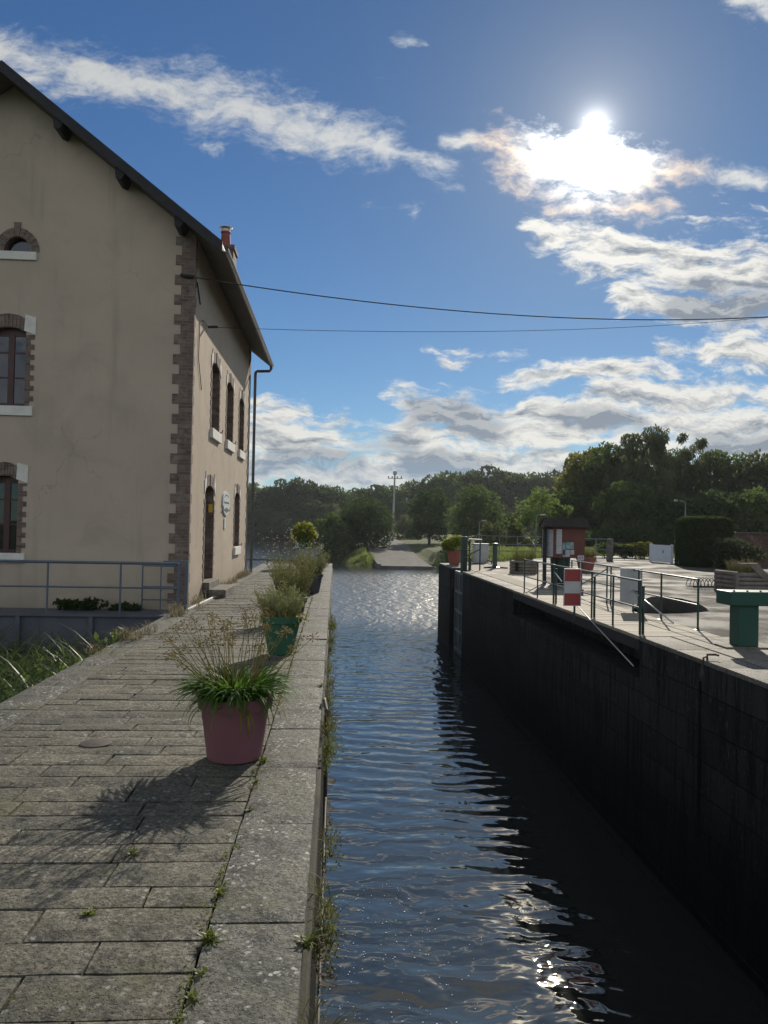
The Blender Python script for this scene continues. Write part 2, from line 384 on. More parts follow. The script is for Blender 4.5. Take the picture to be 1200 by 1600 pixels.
def wall_mat(name, c1, c2, c3, bw=1.3, bh=0.45, rot=True):
    """old ashlar: courses of big blocks, streaks running down, damp, algae and painted shade below"""
    m, t, b = newmat(name); p = wpos(t)
    sp = t.new('ShaderNodeSeparateXYZ'); t.put(sp.inputs[0], p)
    cb = t.new('ShaderNodeCombineXYZ'); t.put(cb.inputs[0], sp.outputs[1]); t.put(cb.inputs[1], sp.outputs[2])
    wb = t.vmath('ADD', cb.outputs[0], t.vmath('SCALE', t.vmath('SUBTRACT', t.noise(p, 2.2, 5, 0.6, out=1), (0.5, 0.5, 0.5)), 0.09))
    br = t.new('ShaderNodeTexBrick'); t.put(br.inputs['Vector'], wb); br.inputs['Scale'].default_value = 1
    br.inputs['Brick Width'].default_value = bw; br.inputs['Row Height'].default_value = bh; br.inputs['Mortar Size'].default_value = 0.012
    br.inputs['Mortar Smooth'].default_value = 0.6
    t.put(br.inputs['Color1'], c1); t.put(br.inputs['Color2'], c2); t.put(br.inputs['Mortar'], tuple(x * 0.5 for x in c1))
    streak = t.noise(t.mapping(p, (3.0, 3.0, 0.25)), 3.0, 6, 0.65)
    c = t.mix(t.ramp(streak, 0.42, 0.66), br.outputs[0], c3)
    c = t.mix(t.ramp(t.noise(p, 14, 6, 0.7), 0.55, 0.75), c, tuple(x * 1.8 for x in c2))
    eff = t.math('MULTIPLY', t.ramp(t.noise(t.mapping(p, (9, 9, 2.2)), 1.6, 5, 0.7), 0.56, 0.72), t.ramp(t.noise(t.mapping(p, loc=(3, 8, 1)), 0.55, 4, 0.6), 0.46, 0.62))
    eff = t.math('MULTIPLY', eff, t.ramp(sp.outputs[2], -2.2, -0.6))
    c = t.mix(t.math('MULTIPLY', eff, 0.8), c, (0.15, 0.145, 0.135))
    damp_shade = t.ramp(t.math('ADD', sp.outputs[2], t.math('MULTIPLY', t.noise(p, 1.2, 4, 0.6), 0.8)), WZ + 2.9, WZ + 1.0)  # lower wall's shade painted in with the damp, darker towards the water
    c = t.mix(t.math('MULTIPLY', damp_shade, 0.8), c, (0.007, 0.008, 0.007))
    t.put(b.inputs['Base Color'], c); b.inputs['Roughness'].default_value = 0.85; b.inputs['Specular IOR Level'].default_value = 0.08
    hh = t.math('ADD', t.math('MULTIPLY', br.outputs['Fac'], -1.2), t.noise(p, 12, 6, 0.7))
    t.put(b.inputs['Normal'], t.bump(hh, 0.7, 0.03))
    return m
m_wall = wall_mat('lock_masonry', (0.023, 0.025, 0.025), (0.040, 0.041, 0.040), (0.009, 0.0105, 0.011))

m_asph = None
m, t, b = newmat('worn_asphalt'); p = wpos(t)
c = t.mix(t.ramp(t.noise(p, 0.35, 5, 0.6), 0.35, 0.65), (0.066, 0.063, 0.056), (0.108, 0.102, 0.090))
c = t.mix(t.ramp(t.noise(p, 60, 3, 0.7), 0.4, 0.75), c, (0.145, 0.136, 0.12))
c = t.mix(t.math('MULTIPLY', t.ramp(t.noise(t.mapping(p, (1, 0.4, 1)), 0.8, 5, 0.7), 0.58, 0.66), 0.6), c, (0.045, 0.045, 0.044))
cr = t.ramp(t.voro(t.vmath('ADD', p, t.vmath('SCALE', t.noise(p, 2, 4, 0.6, out=1), 0.5)), 0.45, 'DISTANCE_TO_EDGE'), 0.012, 0.004)
c = t.mix(t.math('MULTIPLY', cr, 0.8), c, (0.03, 0.03, 0.028))
t.put(b.inputs['Base Color'], c); t.put(b.inputs['Roughness'], t.ramp(t.noise(p, 0.6, 5, 0.6), 0.4, 0.62, 0.72, 0.9)); t.put(b.inputs['Specular IOR Level'], t.ramp(t.noise(p, 0.6, 5, 0.6), 0.4, 0.62, 0.16, 0.05))
t.put(b.inputs['Normal'], t.bump(t.noise(p, 70, 4, 0.7), 0.5, 0.012)); m_asph = m

m, t, b = newmat('bank_ground'); p = wpos(t)
c = t.mix(t.ramp(t.noise(p, 0.25, 6, 0.65), 0.35, 0.65), (0.055, 0.085, 0.022), (0.095, 0.11, 0.035))
c = t.mix(t.ramp(t.noise(p, 3.5, 6, 0.75), 0.5, 0.75), c, (0.14, 0.125, 0.06))
sp = t.new('ShaderNodeSeparateXYZ'); t.put(sp.inputs[0], p)
c = t.mix(t.ramp(sp.outputs[2], WZ + 0.5, WZ + 0.1), c, (0.045, 0.038, 0.025))
t.put(b.inputs['Base Color'], c); b.inputs['Roughness'].default_value = 0.9; b.inputs['Specular IOR Level'].default_value = 0.15
t.put(b.inputs['Normal'], t.bump(t.noise(p, 5, 8, 0.75), 1.0, 0.15)); m_bank = m

# water: dark, slightly silty; gentle swell near, ripples in the reach, chop in the open water beyond
m, t, b = newmat('river_water'); p = wpos(t)
t.put(b.inputs['Base Color'], t.mix(t.noise(p, 0.3, 4, 0.6), (0.022, 0.027, 0.026), (0.032, 0.035, 0.032)))
b.inputs['Roughness'].default_value = 0.015; b.inputs['Specular Tint'].default_value = (1.0, 0.93, 0.80, 1); b.inputs['IOR'].default_value = WATER_IOR; b.inputs['Specular IOR Level'].default_value = 0.5
sp = t.new('ShaderNodeSeparateXYZ'); t.put(sp.inputs[0], p)
wp = t.vmath('ADD', p, t.vmath('SCALE', t.vmath('SUBTRACT', t.noise(p, 0.9, 2, 0.5, out=1), (0.5, 0.5, 0.5)), 0.5))
w1 = t.noise(t.mapping(wp, (0.85, 1.6, 1)), 0.9, 1.2, 0.35)
w2 = t.noise(t.mapping(wp, (1.0, 1.7, 1), (0, 0, R(12))), 2.3, 1.5, 0.4)
w3 = t.noise(t.mapping(p, (0.9, 1.5, 1), (0, 0, R(-11))), 7.0, 2, 0.5)
w4 = t.noise(t.mapping(wp, (1.25, 0.62, 1), (0, 0, R(6))), 1.25, 2.5, 0.55)
rip = t.new('ShaderNodeTexWave', wave_type='BANDS', bands_direction='Y'); t.put(rip.inputs[0], t.mapping(wp, (1, 1, 1), (0, 0, R(5))))
rip.inputs['Scale'].default_value = 0.55; rip.inputs['Distortion'].default_value = 6.0; rip.inputs['Detail'].default_value = 2; rip.inputs['Detail Scale'].default_value = 0.7
midz = t.math('MULTIPLY', t.ramp(sp.outputs[1], 9, 14), t.ramp(sp.outputs[1], 34, 22))
far = t.ramp(sp.outputs[1], 16, 34)
near = t.ramp(sp.outputs[1], 14, 8)
t.put(b.inputs['Roughness'], t.math('MULTIPLY_ADD', t.math('MULTIPLY', t.ramp(sp.outputs[1], 26, 46), t.ramp(sp.outputs[1], 105, 75)), 0.25, 0.015))
hh = t.math('MULTIPLY', w1, t.math('SUBTRACT', t.math('MULTIPLY_ADD', near, 0.064, 0.034), t.math('MULTIPLY', far, 0.020)))
hh = t.math('ADD', hh, t.math('MULTIPLY', w2, t.math('MULTIPLY_ADD', near, 0.014, 0.016)))
hh = t.math('ADD', hh, t.math('MULTIPLY', w3, t.math('MULTIPLY_ADD', far, 0.010, 0.0007)))
hh = t.math('ADD', hh, t.math('MULTIPLY', w4, t.math('MULTIPLY', far, 0.12)))
hh = t.math('ADD', hh, t.math('MULTIPLY', rip.outputs['Fac'], t.math('MULTIPLY', midz, 0.012)))
t.put(b.inputs['Normal'], t.bump(hh, 1.0, 1.0)); m_water = m

# ------------------------------------------------------------------ ground, water
def sstep(a, b, x): x = min(1, max(0, (x - a) / (b - a))); return x * x * (3 - 2 * x)
def ground_z(x, y):
    n = noise.noise((x * 0.08, y * 0.08, 0)); n2 = noise.noise((x * 0.4, y * 0.4, 3))
    bed = -5.6
    if y > 93:                                        # the lower bank beyond the lock
        xs = -0.6 - (y - 94) * 0.11
        s1 = sstep(0, 7, y - 94.5 + n2 * 0.8) * sstep(0, 8, x - xs + n2 * 1.0)
        s2 = sstep(236, 246, y + n * 4)
        land = -1.9 + sstep(100, 190, y) * 1.5 + n * 0.35 + n2 * 0.10 + sstep(230, 420, y) * 16.0
        if 4.4 < x < 13.2 and y < 190:                # under the slipway
            land = min(land, ramp_z(y) - 0.14)
        return bed + (land - bed) * max(s1, s2)
    if x > 0:                                         # right bank
        if y < 37: s = 1.0 if x > 5.3 else 0.0
        else: s = sstep(0, 3.5, x - 5.6 - (y - 37) * 0.11 + n2 * 0.6)
        land = -0.03 + (n * 0.25 + n2 * 0.05) * sstep(50, 60, y) - sstep(62, 92, y) * 1.6
        if x < 39 and y < 49 and x > 7 and y < 36 + (x - 6) * 1.2: land = -1.0
        if x <= 7 and y < 36: land = -1.0
        return bed + (land - bed) * s
    if y < 15.0:                                      # wet meadow left of the lock side
        land = -1.0 + n * 0.2 + n2 * 0.15 - sstep(10, 15, y) * 0.5
        s = 1 - sstep(13.6, 15.0, y)
        if x > -2.7: return bed
        return bed + (land - bed) * s
    return bed if x > -60 else bed + sstep(-60, -80, x) * 5
def ramp_z(y):
    return -3.12 + sstep(0, 1, (y - 93) / 45.0) * 1.7 + max(0, y - 120) * 0.012
def axis(lo, hi, fine_lo, fine_hi, st):
    a = list(np.arange(fine_lo, fine_hi + 1e-6, st)); k = st
    x = fine_lo
    L = []
    while x > lo: k *= 1.25; x -= k; L.append(x)
    k = st; x = a[-1]; Rr = []
    while x < hi: k *= 1.25; x += k; Rr.append(x)
    return np.array(L[::-1] + a + Rr)
xs_ = axis(-1500, 1500, -24, 46, 1.0); ys_ = axis(-400, 2500, -14, 150, 1.0)
V = [(x, y, ground_z(x, y)) for y in ys_ for x in xs_]; nx = len(xs_)
Fq = [(j * nx + i, j * nx + i + 1, (j + 1) * nx + i + 1, (j + 1) * nx + i) for j in range(len(ys_) - 1) for i in range(nx - 1)]
tag(np_mesh('ground', V, Fq, m_bank, smooth=True), kind='structure')
xs2 = axis(-1500, 1500, -20, 20, 4.0); ys2 = axis(-400, 2500, -20, 100, 4.0); nx = len(xs2)
V = [(x, y, WZ) for y in ys2 for x in xs2]
Fq = [(j * nx + i, j * nx + i + 1, (j + 1) * nx + i + 1, (j + 1) * nx + i) for j in range(len(ys2) - 1) for i in range(nx - 1)]
tag(np_mesh('water', V, Fq, m_water, smooth=True), kind='structure')

# slipway
m_conc = simple('slip_concrete', (0.11, 0.107, 0.10), (0.17, 0.165, 0.15), 0.9, 0.9, bump=0.4, bscale=20, c3=(0.07, 0.07, 0.065), spec=.1)
mb = MB(); ysr = list(np.arange(92.5, 200, 2.5))
def rx(y): return (5.6 + max(0, y - 130) * 0.02, 11.9 + max(0, y - 110) * 0.01)
vs = []
for y in ysr:
    a, c_ = rx(y); vs += [(a, y, ramp_z(y)), (c_, y, ramp_z(y))]
mb.add(vs, [(2 * i, 2 * i + 1, 2 * i + 3, 2 * i + 2) for i in range(len(ysr) - 1)])
mb.add([(5.6, 92.5, -5), (11.9, 92.5, -5), (11.9, 92.5, ramp_z(92.5)), (5.6, 92.5, ramp_z(92.5))], [(0, 1, 2, 3)])
tag(mb.build('slipway_road', m_conc), kind='structure')
mb = MB()
for i in range(0, 16):
    y0, y1 = 92.0 + i * 2.5, 92.0 + i * 2.5 + 2.47
    z0, z1 = ramp_z(y0), ramp_z(y1)
    mb.add([(5.2, y0, z0 - .6), (5.58, y0, z0 - .6), (5.58, y0, z0 + .22), (5.2, y0, z0 + .22), (5.2, y1, z1 - .6), (5.58, y1, z1 - .6), (5.58, y1, z1 + .22), (5.2, y1, z1 + .22)],
           [(0, 1, 2, 3), (7, 6, 5, 4), (3, 2, 6, 7), (0, 3, 7, 4), (1, 5, 6, 2)])
tag(mb.build('slipway_kerb', m_conc), kind='structure')

# ------------------------------------------------------------------ left lock side: paving on a masonry wall
LX0, LX1, LY0, LY1 = -3.06, -0.09, -3.0, 34.0
CL, CR = -2.64, -0.50                                 # inner edges of the two rows of coping
mb = MB()
y = -2.0; rows = []
while y < LY1 - 0.3:
    h_ = rnd.uniform(0.19, 0.28) if y > 2.9 else rnd.uniform(0.24, 0.30)
    rows.append((y, min(y + h_, LY1))); y += h_
def slab(mb, x0, x1, y0, y1, top, bev, gap, fine):
    """one dressed stone with worn, uneven edges"""
    a = [rnd.uniform(-gap, gap) for _ in range(4)]
    dz = [rnd.uniform(-0.0025, 0.0025) for _ in range(4)]
    nx_, ny_ = (max(2, int((x1 - x0) / fine)), max(2, int((y1 - y0) / fine)))
    g = gap
    xs = [x0 + g + (x1 - x0 - 2 * g) * i / nx_ for i in range(nx_ + 1)]; ys = [y0 + g + (y1 - y0 - 2 * g) * i / ny_ for i in range(ny_ + 1)]
    vs = []; s = rnd.uniform(0, 99)
    for j, yy in enumerate(ys):
        for i, xx in enumerate(xs):
            e = (i in (0, nx_)) + (j in (0, ny_))
            u, v = i / nx_, j / ny_
            z = top + dz[0] * (1 - u) * (1 - v) + dz[1] * u * (1 - v) + dz[2] * (1 - u) * v + dz[3] * u * v
            nn = noise.noise((xx * 9, yy * 9, s)); z += nn * 0.0065 - (bev * (0.8 + nn * 0.5) if e else 0)
            w = noise.noise((xx * 5 + s, yy * 5, 7)) * g * 1.1
            ox = (w if i in (0, nx_) else 0); oy = (w if j in (0, ny_) else 0)
            vs.append((xx + ox, yy + oy, z))
    n0 = len(vs); fs = [(j * (nx_ + 1) + i, j * (nx_ + 1) + i + 1, (j + 1) * (nx_ + 1) + i + 1, (j + 1) * (nx_ + 1) + i) for j in range(ny_) for i in range(nx_)]
    ring = [i for i in range(nx_ + 1)] + [j * (nx_ + 1) + nx_ for j in range(1, ny_ + 1)] + [ny_ * (nx_ + 1) + i for i in range(nx_ - 1, -1, -1)] + [j * (nx_ + 1) for j in range(ny_ - 1, 0, -1)]
    for k, r_ in enumerate(ring): vs.append((vs[r_][0], vs[r_][1], top - 0.12))
    fs += [(ring[k], n0 + k, n0 + (k + 1) % len(ring), ring[(k + 1) % len(ring)]) for k in range(len(ring))]
    mb.add(vs, fs)
for k, (y0, y1) in enumerate(rows):
    x = CL - rnd.uniform(0, 0.5) * 0 ; far_ = y0 > 12
    x = CL
    first = True
    while x < CR - 0.01:
        w = rnd.uniform(0.5, 1.15) if not first else rnd.uniform(0.25, 1.0)
        first = False
        if CR - (x + w) < 0.28: w = CR - x
        slab(mb, x, x + w, y0, y1, rnd.uniform(-0.006, 0.003), 0.010 if not far_ else 0.014, 0.0065 if y0 < 8 else 0.010, 0.06 if y0 < 9 else 0.3)
        x += w
pth = tag(mb.build('path', m_pave, smooth=True, fix=True, auto=40), kind='structure')
mb = MB(); mb.box((CL - 0.3, LY0, -0.5), (CR + 0.3, LY1 - .02, -0.034)); tag(mb.build('path_bed', m_soil), kind='structure')

lw = thing('lock_wall', 'old granite lock wall with a broad worn coping edge under the row of flower pots', 'wall', (-1.5, 0, WZ))
mb = MB(); y = -2.6
edges_l = []
for lim in (2.0, 3.33, 4.42, 5.45, 6.45, 7.55, 8.6, 9.7, 10.9, 12.1, 13.2, 14.4, 15.6, 17, 18.3, 19.7, 21, 22.5, 24, 25.5, 27, 28.5, 30, 31.5, 33, 34):
    slab(mb, CR, LX1, y, lim, 0.006 + rnd.uniform(-.004, .004), 0.014, 0.0045, 0.07 if y < 9 else 0.25); y = lim
mb.build('coping', m_cope, lw, smooth=True, auto=40)
mb = MB(); y = -2.6
while y < 34:
    L = rnd.uniform(0.9, 1.5); slab(mb, LX0, CL, y, min(34, y + L), rnd.uniform(-.004, .006), 0.013, 0.005, 0.08 if y < 10 else 0.3); y += L
o = mb.build('coping', m_cope, lw, smooth=True, auto=40)
mb = MB()
mb.box((LX0 + .02, LY0, -6), (CL - .02, LY1, -0.1)); mb.box((CL - .02, LY0, -6), (CR + .02, LY1, -0.5)); mb.box((CR + .02, LY0, -6), (LX1 - 0.02, LY1, -0.1))
mb.build('masonry', m_wall, lw)
m_ledge = simple('ledge_timber', (0.024, 0.023, 0.017), (0.042, 0.042, 0.024), 5, 0.9, bump=0.6, bscale=30, c3=(0.055, 0.07, 0.018))
mb = MB(); mb.box((LX1 - .018, -2.6, -0.36), (LX1 + 0.022, 5.9, -0.16), bev=0.01); mb.box((LX1 - .018, 6.0, -0.36), (LX1 + 0.018, 33.5, -0.18), bev=0.01)
mb.build('ledge', m_ledge, lw)
m_iron = simple('rusty_iron', (0.03, 0.028, 0.027), (0.07, 0.05, 0.04), 12, 0.7, bump=0.3, c3=(0.10, 0.055, 0.03))
mb = MB(); mb.tube([(LX1 + 0.022, 7.4, 0.03), (LX1 + 0.022, 7.25, 0.05), (LX1 + 0.045, 7.1, 0.0), (LX1 + 0.05, 7.05, -0.25), (LX1 + 0.05, 7.02, -1.4)], 0.018, 8)
mb.build('iron_hook', m_iron, lw)
mb = MB(); mb.tube([(LX1 + 0.06, y_, -0.4 - 0.002 * i) for i, y_ in enumerate(np.linspace(0, 6, 8))], 0.008, 6); mb.build('cable', m_iron, lw)
# flat dark sheet painting in the shade of a gate hollow in the coping
mb = MB(); mb.box((LX1 - 0.30, 11.4, -0.0), (LX1 - 0.001, 11.95, 0.016), bev=0.004); mb.build('hollow_shade', m_iron, lw)

mb = MB()
p0 = at_z(150, 1162, 0); mb.lathe([(0, 0.0), (0.10, 0.0), (0.115, -0.004), (0.12, -0.02)], (p0.x, p0.y, 0.012), 28)
tag(mb.build('drain_cover', m_iron, smooth=True, auto=30), 'round dark iron drain cover set among the paving slabs', 'drain cover')
mb = MB()
pts = [at_z(292, 953, 0.012), at_z(330, 935, 0.012), at_z(366, 918, 0.012)]
mb.tube([(p.x, p.y, 0.008) for p in pts], 0.03, 6); tag(mb.build('kerb_strip', simple('pale_strip', (.38, .36, .32), (.45, .42, .37), 8, .7)), kind='structure')

# ------------------------------------------------------------------ right lock side
rw = thing('lock_wall', 'tall dark lock wall on the shaded side of the canal with gate recess', 'wall', (5, 12, WZ))
RX = 4.94; RC = RX + .5; DY0, DY1 = at_x(1000, 995, RX).y, at_x(802, 922, RX).y
mb = MB()
mb.box((RX, -12, -6), (RX + 1.2, 29.4, -0.68)); mb.box((RX + .38, 29.4, -6), (RX + 1.2, 32.1, -0.07)); mb.box((RX, 32.1, -6), (RX + 1.2, 36, -0.07))
mb.box((RX + .004, -12, -0.68), (RX + 1.2, DY0, -0.07)); mb.box((RX + .75, DY0, -0.68), (RX + 1.2, DY1, -0.27)); mb.box((RX + .004, DY1, -0.68), (RX + 1.2, 29.4, -0.07))
mb.build('masonry', m_wall, rw)
m_cope2 = stone_mat('quay_coping', (0.16, 0.15, 0.135), (0.22, 0.205, 0.18), (0.12, 0.115, 0.105), lichen=0.5, bump=0.6)
mb = MB()
for a, c_ in ((-12, DY0), (DY1, 29.4), (32.1, 36)):
    y = a
    while y < c_ - 0.01:
        L = rnd.uniform(1.1, 1.9); L = c_ - y if c_ - y - L < 0.7 else L
        mb.box((RX - .012, y + .004, -0.068), (RC - .005, y + L - .004, rnd.uniform(-.003, .003)), bev=0.016); y += L
mb.box((RX + .36, 29.404, -0.068), (RC - .005, 32.096, 0.0), bev=0.02)
mb.build('coping', m_cope2, rw, smooth=True, auto=30)
mb = MB(); y = -12
mb.box((RX - .05, 32.25, -5), (RX - .002, 35.9, -0.08), bev=0.02); mb.build('end_pier', m_wall, rw)
m_pipe = simple('wall_pipe', (.012, .012, .011), (.02, .019, .018), 6, .9, spec=.1)
mb = MB(); mb.tube([(RX - .03, -5, WZ + 0.16), (RX - .03, 36, WZ + 0.16)], 0.012, 6); mb.build('waterline_pipe', m_pipe, rw)
mb = MB()
for yy in (at_x(1095, 1100, RX).y,):
    mb.tube([(RX - .018, yy, -0.3), (RX - .018, yy + .01, -2.4)], 0.018, 6)
mb.build('drain_streak_pipe', m_pipe, rw)
p = at_x(1102, 1031, RX)
mb = MB(); yy = at_z(1100, 1031, 0).y
mb.tube([(RX + .04, yy, 0.0), (RX + .04, yy, 0.07), (RX + .16, yy, 0.07), (RX + .16, yy - .06, 0.07)], 0.016, 8); mb.tube([(RX - .02, yy, -.12), (RX - .01, yy, 0.03), (RX + .04, yy, 0.04)], 0.014, 6)
mb.build('mooring_hook', m_iron, rw)

# quay surface with the sunken crescent of the old gate-beam track
PIT = []
for px, py in ((992, 949), (1000, 938), (1018, 932), (1042, 932), (1066, 935), (1088, 941), (1104, 950), (1108, 955)):
    q = at_z(px, py, 0); PIT.append((q.x, q.y))
for px, py in ((1090, 957), (1060, 958.5), (1030, 959), (1000, 958), (985, 955)):
    q = at_z(px, py, 0); PIT.append((q.x, q.y))
outer = [(RC, -12), (40, -12), (40, 50), (15, 50), (9.5, 39.5), (RC, 35.96), (RC, DY1 + .004), (6.32, DY1 + .004), (6.32, DY0 - .004), (RC, DY0 - .004)]
mb = MB(); mb.plate(outer, [PIT], XY(-0.003), 0); mb.rim(PIT, XY(0), -0.003, -0.5)
mb.plate(PIT, [], XY(-0.5), 0, 0)
tag(mb.build('quay_pavement', m_asph), kind='structure')
# worn pale strip of setts along the coping
m_sett = stone_mat('quay_setts', (0.20, 0.185, 0.16), (0.27, 0.245, 0.21), (0.17, 0.16, 0.14), bump=0.5)
mb = MB()
for a, c_ in ((-6, DY0 - .02), (DY1 + .02, 30.5)):
    y = a
    while y < c_ - .01:
        L = min(rnd.uniform(.8, 1.3), c_ - y)
        for k in range(2): mb.box((RC + .01 + k * .6, y + .006, -.1), (RC + .01 + k * .6 + .588, y + L - .006, .006 + rnd.uniform(-.002, .003)), bev=.006)
        y += L
tag(mb.build('quay_paving', m_sett), kind='structure')
m_dirt = simple('sandy_dirt', (0.24, 0.215, 0.17), (0.32, 0.285, 0.22), 1.2, 0.9, bump=0.5, bscale=25, c3=(0.16, 0.15, 0.10))
mb = MB(); pl = []
for px, py in ((712, 885), (760, 880), (800, 878), (835, 884), (850, 905), (835, 925), (800, 925), (770, 908), (730, 893)):
    q = at_z(px, py, 0.004); pl.append((max(q.x, RC + .02), q.y))
mb.plate(pl, [], XY(0.0072), 0); tag(mb.build('dirt_patch', m_dirt), kind='structure')
# ------------------------------------------------------------------ the mill house
HX, HY0, HY1 = -3.0, 16.0, 26.4
RIDX = -6.75; HXL = 2 * RIDX - HX
EZ = 7.62                                            # wall head at the canal front
SL = 0.775
m, t, b = newmat('tan_render'); p = wpos(t)
c = t.mix(t.ramp(t.noise(p, 0.5, 5, 0.6), 0.35, 0.65), (0.52, 0.432, 0.338), (0.465, 0.388, 0.304))
c = t.mix(t.math('MULTIPLY', t.ramp(t.noise(t.mapping(p, (2.5, 2.5, 0.18)), 1.6, 5, 0.6), 0.52, 0.75), 0.35), c, (0.30, 0.26, 0.20))
sp = t.new('ShaderNodeSeparateXYZ'); t.put(sp.inputs[0], p)
c = t.mix(t.math('MULTIPLY', t.ramp(t.math('ADD', sp.outputs[2], t.math('MULTIPLY', t.noise(p, 1.5, 5, 0.7), 1.2)), 1.3, 0.2), 0.6), c, (0.22, 0.20, 0.14))
c = t.mix(t.math('MULTIPLY', t.ramp(t.noise(t.mapping(p, loc=(7, 1, 3)), 0.9, 7, 0.7, 0.8), 0.50, 0.68), 0.30), c, (0.33, 0.285, 0.225))
ck = t.ramp(t.voro(t.vmath('ADD', p, t.vmath('SCALE', t.noise(p, 2.2, 5, 0.6, out=1), 0.7)), 0.33, 'DISTANCE_TO_EDGE'), 0.006, 0.001)
c = t.mix(t.math('MULTIPLY', ck, t.ramp(t.noise(p, 0.6, 3, 0.5), 0.5, 0.62, 0.0, 0.26)), c, (0.17, 0.145, 0.11))
gr = t.noise(p, 130, 4, 0.7)
c = t.mix(1.0, c, t.mix(t.ramp(gr, 0.3, 0.7), (0.8, 0.8, 0.8), (1.15, 1.15, 1.15)), 'MULTIPLY')
t.put(b.inputs['Base Color'], c); b.inputs['Roughness'].default_value = 0.92; b.inputs['Specular IOR Level'].default_value = 0.15
t.put(b.inputs['Normal'], t.bump(t.math('ADD', gr, t.math('MULTIPLY', t.noise(p, 4, 3, 0.5), 1.5)), 0.55, 0.012)); m_rend = m
def brick_mat(name, c1, c2, mort, w=0.22, h=0.065):
    m, t, b = newmat(name); p = wpos(t); sp = t.new('ShaderNodeSeparateXYZ'); t.put(sp.inputs[0], p)
    cb = t.new('ShaderNodeCombineXYZ'); t.put(cb.inputs[0], t.math('ADD', sp.outputs[0], sp.outputs[1])); t.put(cb.inputs[1], sp.outputs[2])
    br = t.new('ShaderNodeTexBrick'); t.put(br.inputs['Vector'], cb.outputs[0]); br.inputs['Scale'].default_value = 1
    br.inputs['Brick Width'].default_value = w; br.inputs['Row Height'].default_value = h; br.inputs['Mortar Size'].default_value = 0.006
    t.put(br.inputs['Color1'], c1); t.put(br.inputs['Color2'], c2); t.put(br.inputs['Mortar'], mort)
    c = t.mix(t.ramp(t.noise(p, 5, 6, 0.75), 0.45, 0.75), br.outputs[0], tuple(x * 0.5 for x in c1)); c = t.mix(t.math('MULTIPLY', t.ramp(t.noise(t.mapping(p, loc=(4, 4, 4)), 2.2, 6, .7), .52, .7), .6), c, (.30, .26, .21))
    t.put(b.inputs['Base Color'], c); b.inputs['Roughness'].default_value = 0.9
    t.put(b.inputs['Normal'], t.bump(t.math('SUBTRACT', t.noise(p, 60, 4, 0.6), br.outputs['Fac']), 0.6, 0.01)); return m
m_brick = brick_mat('old_brick', (0.125, 0.086, 0.072), (0.215, 0.150, 0.120), (0.20, 0.175, 0.145))
m_tuff = simple('white_stone', (0.62, 0.60, 0.54), (0.72, 0.70, 0.64), 4, 0.85, bump=0.3, bscale=50, c3=(0.5, 0.48, 0.42))
m_frame = simple('red_brown_paint', (0.055, 0.020, 0.018), (0.075, 0.026, 0.022), 5, 0.5, bump=0.1)
m, t, b = newmat('window_glass'); b.inputs['Base Color'].default_value = (0.012, 0.014, 0.016, 1); b.inputs['Roughness'].default_value = 0.04
b.inputs['Specular IOR Level'].default_value = 0.8
t.put(b.inputs['Normal'], t.bump(t.noise(wpos(t), 1.6, 2, 0.5), 0.12, 0.05)); m_glass = m
m_slate = None
m, t, b = newmat('slate_roof'); p = wpos(t); sp = t.new('ShaderNodeSeparateXYZ'); t.put(sp.inputs[0], p)
cb = t.new('ShaderNodeCombineXYZ'); t.put(cb.inputs[0], sp.outputs[1]); t.put(cb.inputs[1], t.math('MULTIPLY', sp.outputs[2], 1.6))
br = t.new('ShaderNodeTexBrick'); t.put(br.inputs['Vector'], cb.outputs[0]); br.inputs['Scale'].default_value = 1
br.inputs['Brick Width'].default_value = 0.22; br.inputs['Row Height'].default_value = 0.2; br.inputs['Mortar Size'].default_value = 0.008
t.put(br.inputs['Color1'], (0.035, 0.04, 0.048)); t.put(br.inputs['Color2'], (0.055, 0.06, 0.07)); t.put(br.inputs['Mortar'], (0.02, 0.02, 0.022))
t.put(b.inputs['Base Color'], br.outputs[0]); b.inputs['Roughness'].default_value = 0.5; t.put(b.inputs['Normal'], t.bump(br.outputs['Fac'], 0.6, -0.02)); m_slate = m
m_wood_d = simple('dark_timber', (0.014, 0.015, 0.018), (0.024, 0.025, 0.028), 6, 0.8, bump=0.3)
m_soffit = simple('soffit_boards', (0.11, 0.10, 0.09), (0.15, 0.135, 0.12), 3, 0.85, bump=0.2)
m_zinc = simple('dark_zinc', (0.055, 0.06, 0.065), (0.09, 0.095, 0.10), 7, 0.5, metal=0.3)

house = thing('mill_house', 'tall tan rendered mill house with brick corners beside the lock path', 'house', (HX, HY0, 0))
def gx(px): return at_y(px, 809, HY0).x
def gz(py, px=20): return at_y(px, py, HY0).z
def fy(px, py): return at_x(px, py, HX).y
def fz(px, py): return at_x(px, py, HX).z
def arch(x0, x1, z0, z1, rise, n=9):
    pts = [(x0, z0), (x1, z0)]
    for i in range(n + 1):
        u = i / n; pts.append((x1 + (x0 - x1) * u, z1 - rise + rise * (1 - (2 * u - 1) ** 2)))
    return pts
gc = gx(6)                                            # axis of the gable windows
GW = 0.42
g_up = (gc - GW, gc + gx(33) - gx(6) + 0.0, gz(634), gz(513)); g_lo = (gc - GW + .04, gx(26), gz(864), gz(745))
g_up = (2 * gc - gx(33), gx(33), gz(634), gz(511)); g_lo = (2 * gc - gx(27), gx(27), gz(864), gz(743))
lun_c, lun_r, lun_z = gx(15), gx(37) - gx(15), gz(393)
lun = [(lun_c + lun_r * math.cos(a), lun_z + lun_r * 1.12 * math.sin(a)) for a in np.linspace(0, PI, 15)]
g_holes = [arch(*g_up, 0.09), arch(*g_lo, 0.09), lun]
RZ = EZ + SL * (HX - RIDX)
gable = [(HXL, -5), (HX, -5), (HX, EZ), (RIDX, RZ), (HXL, EZ)]
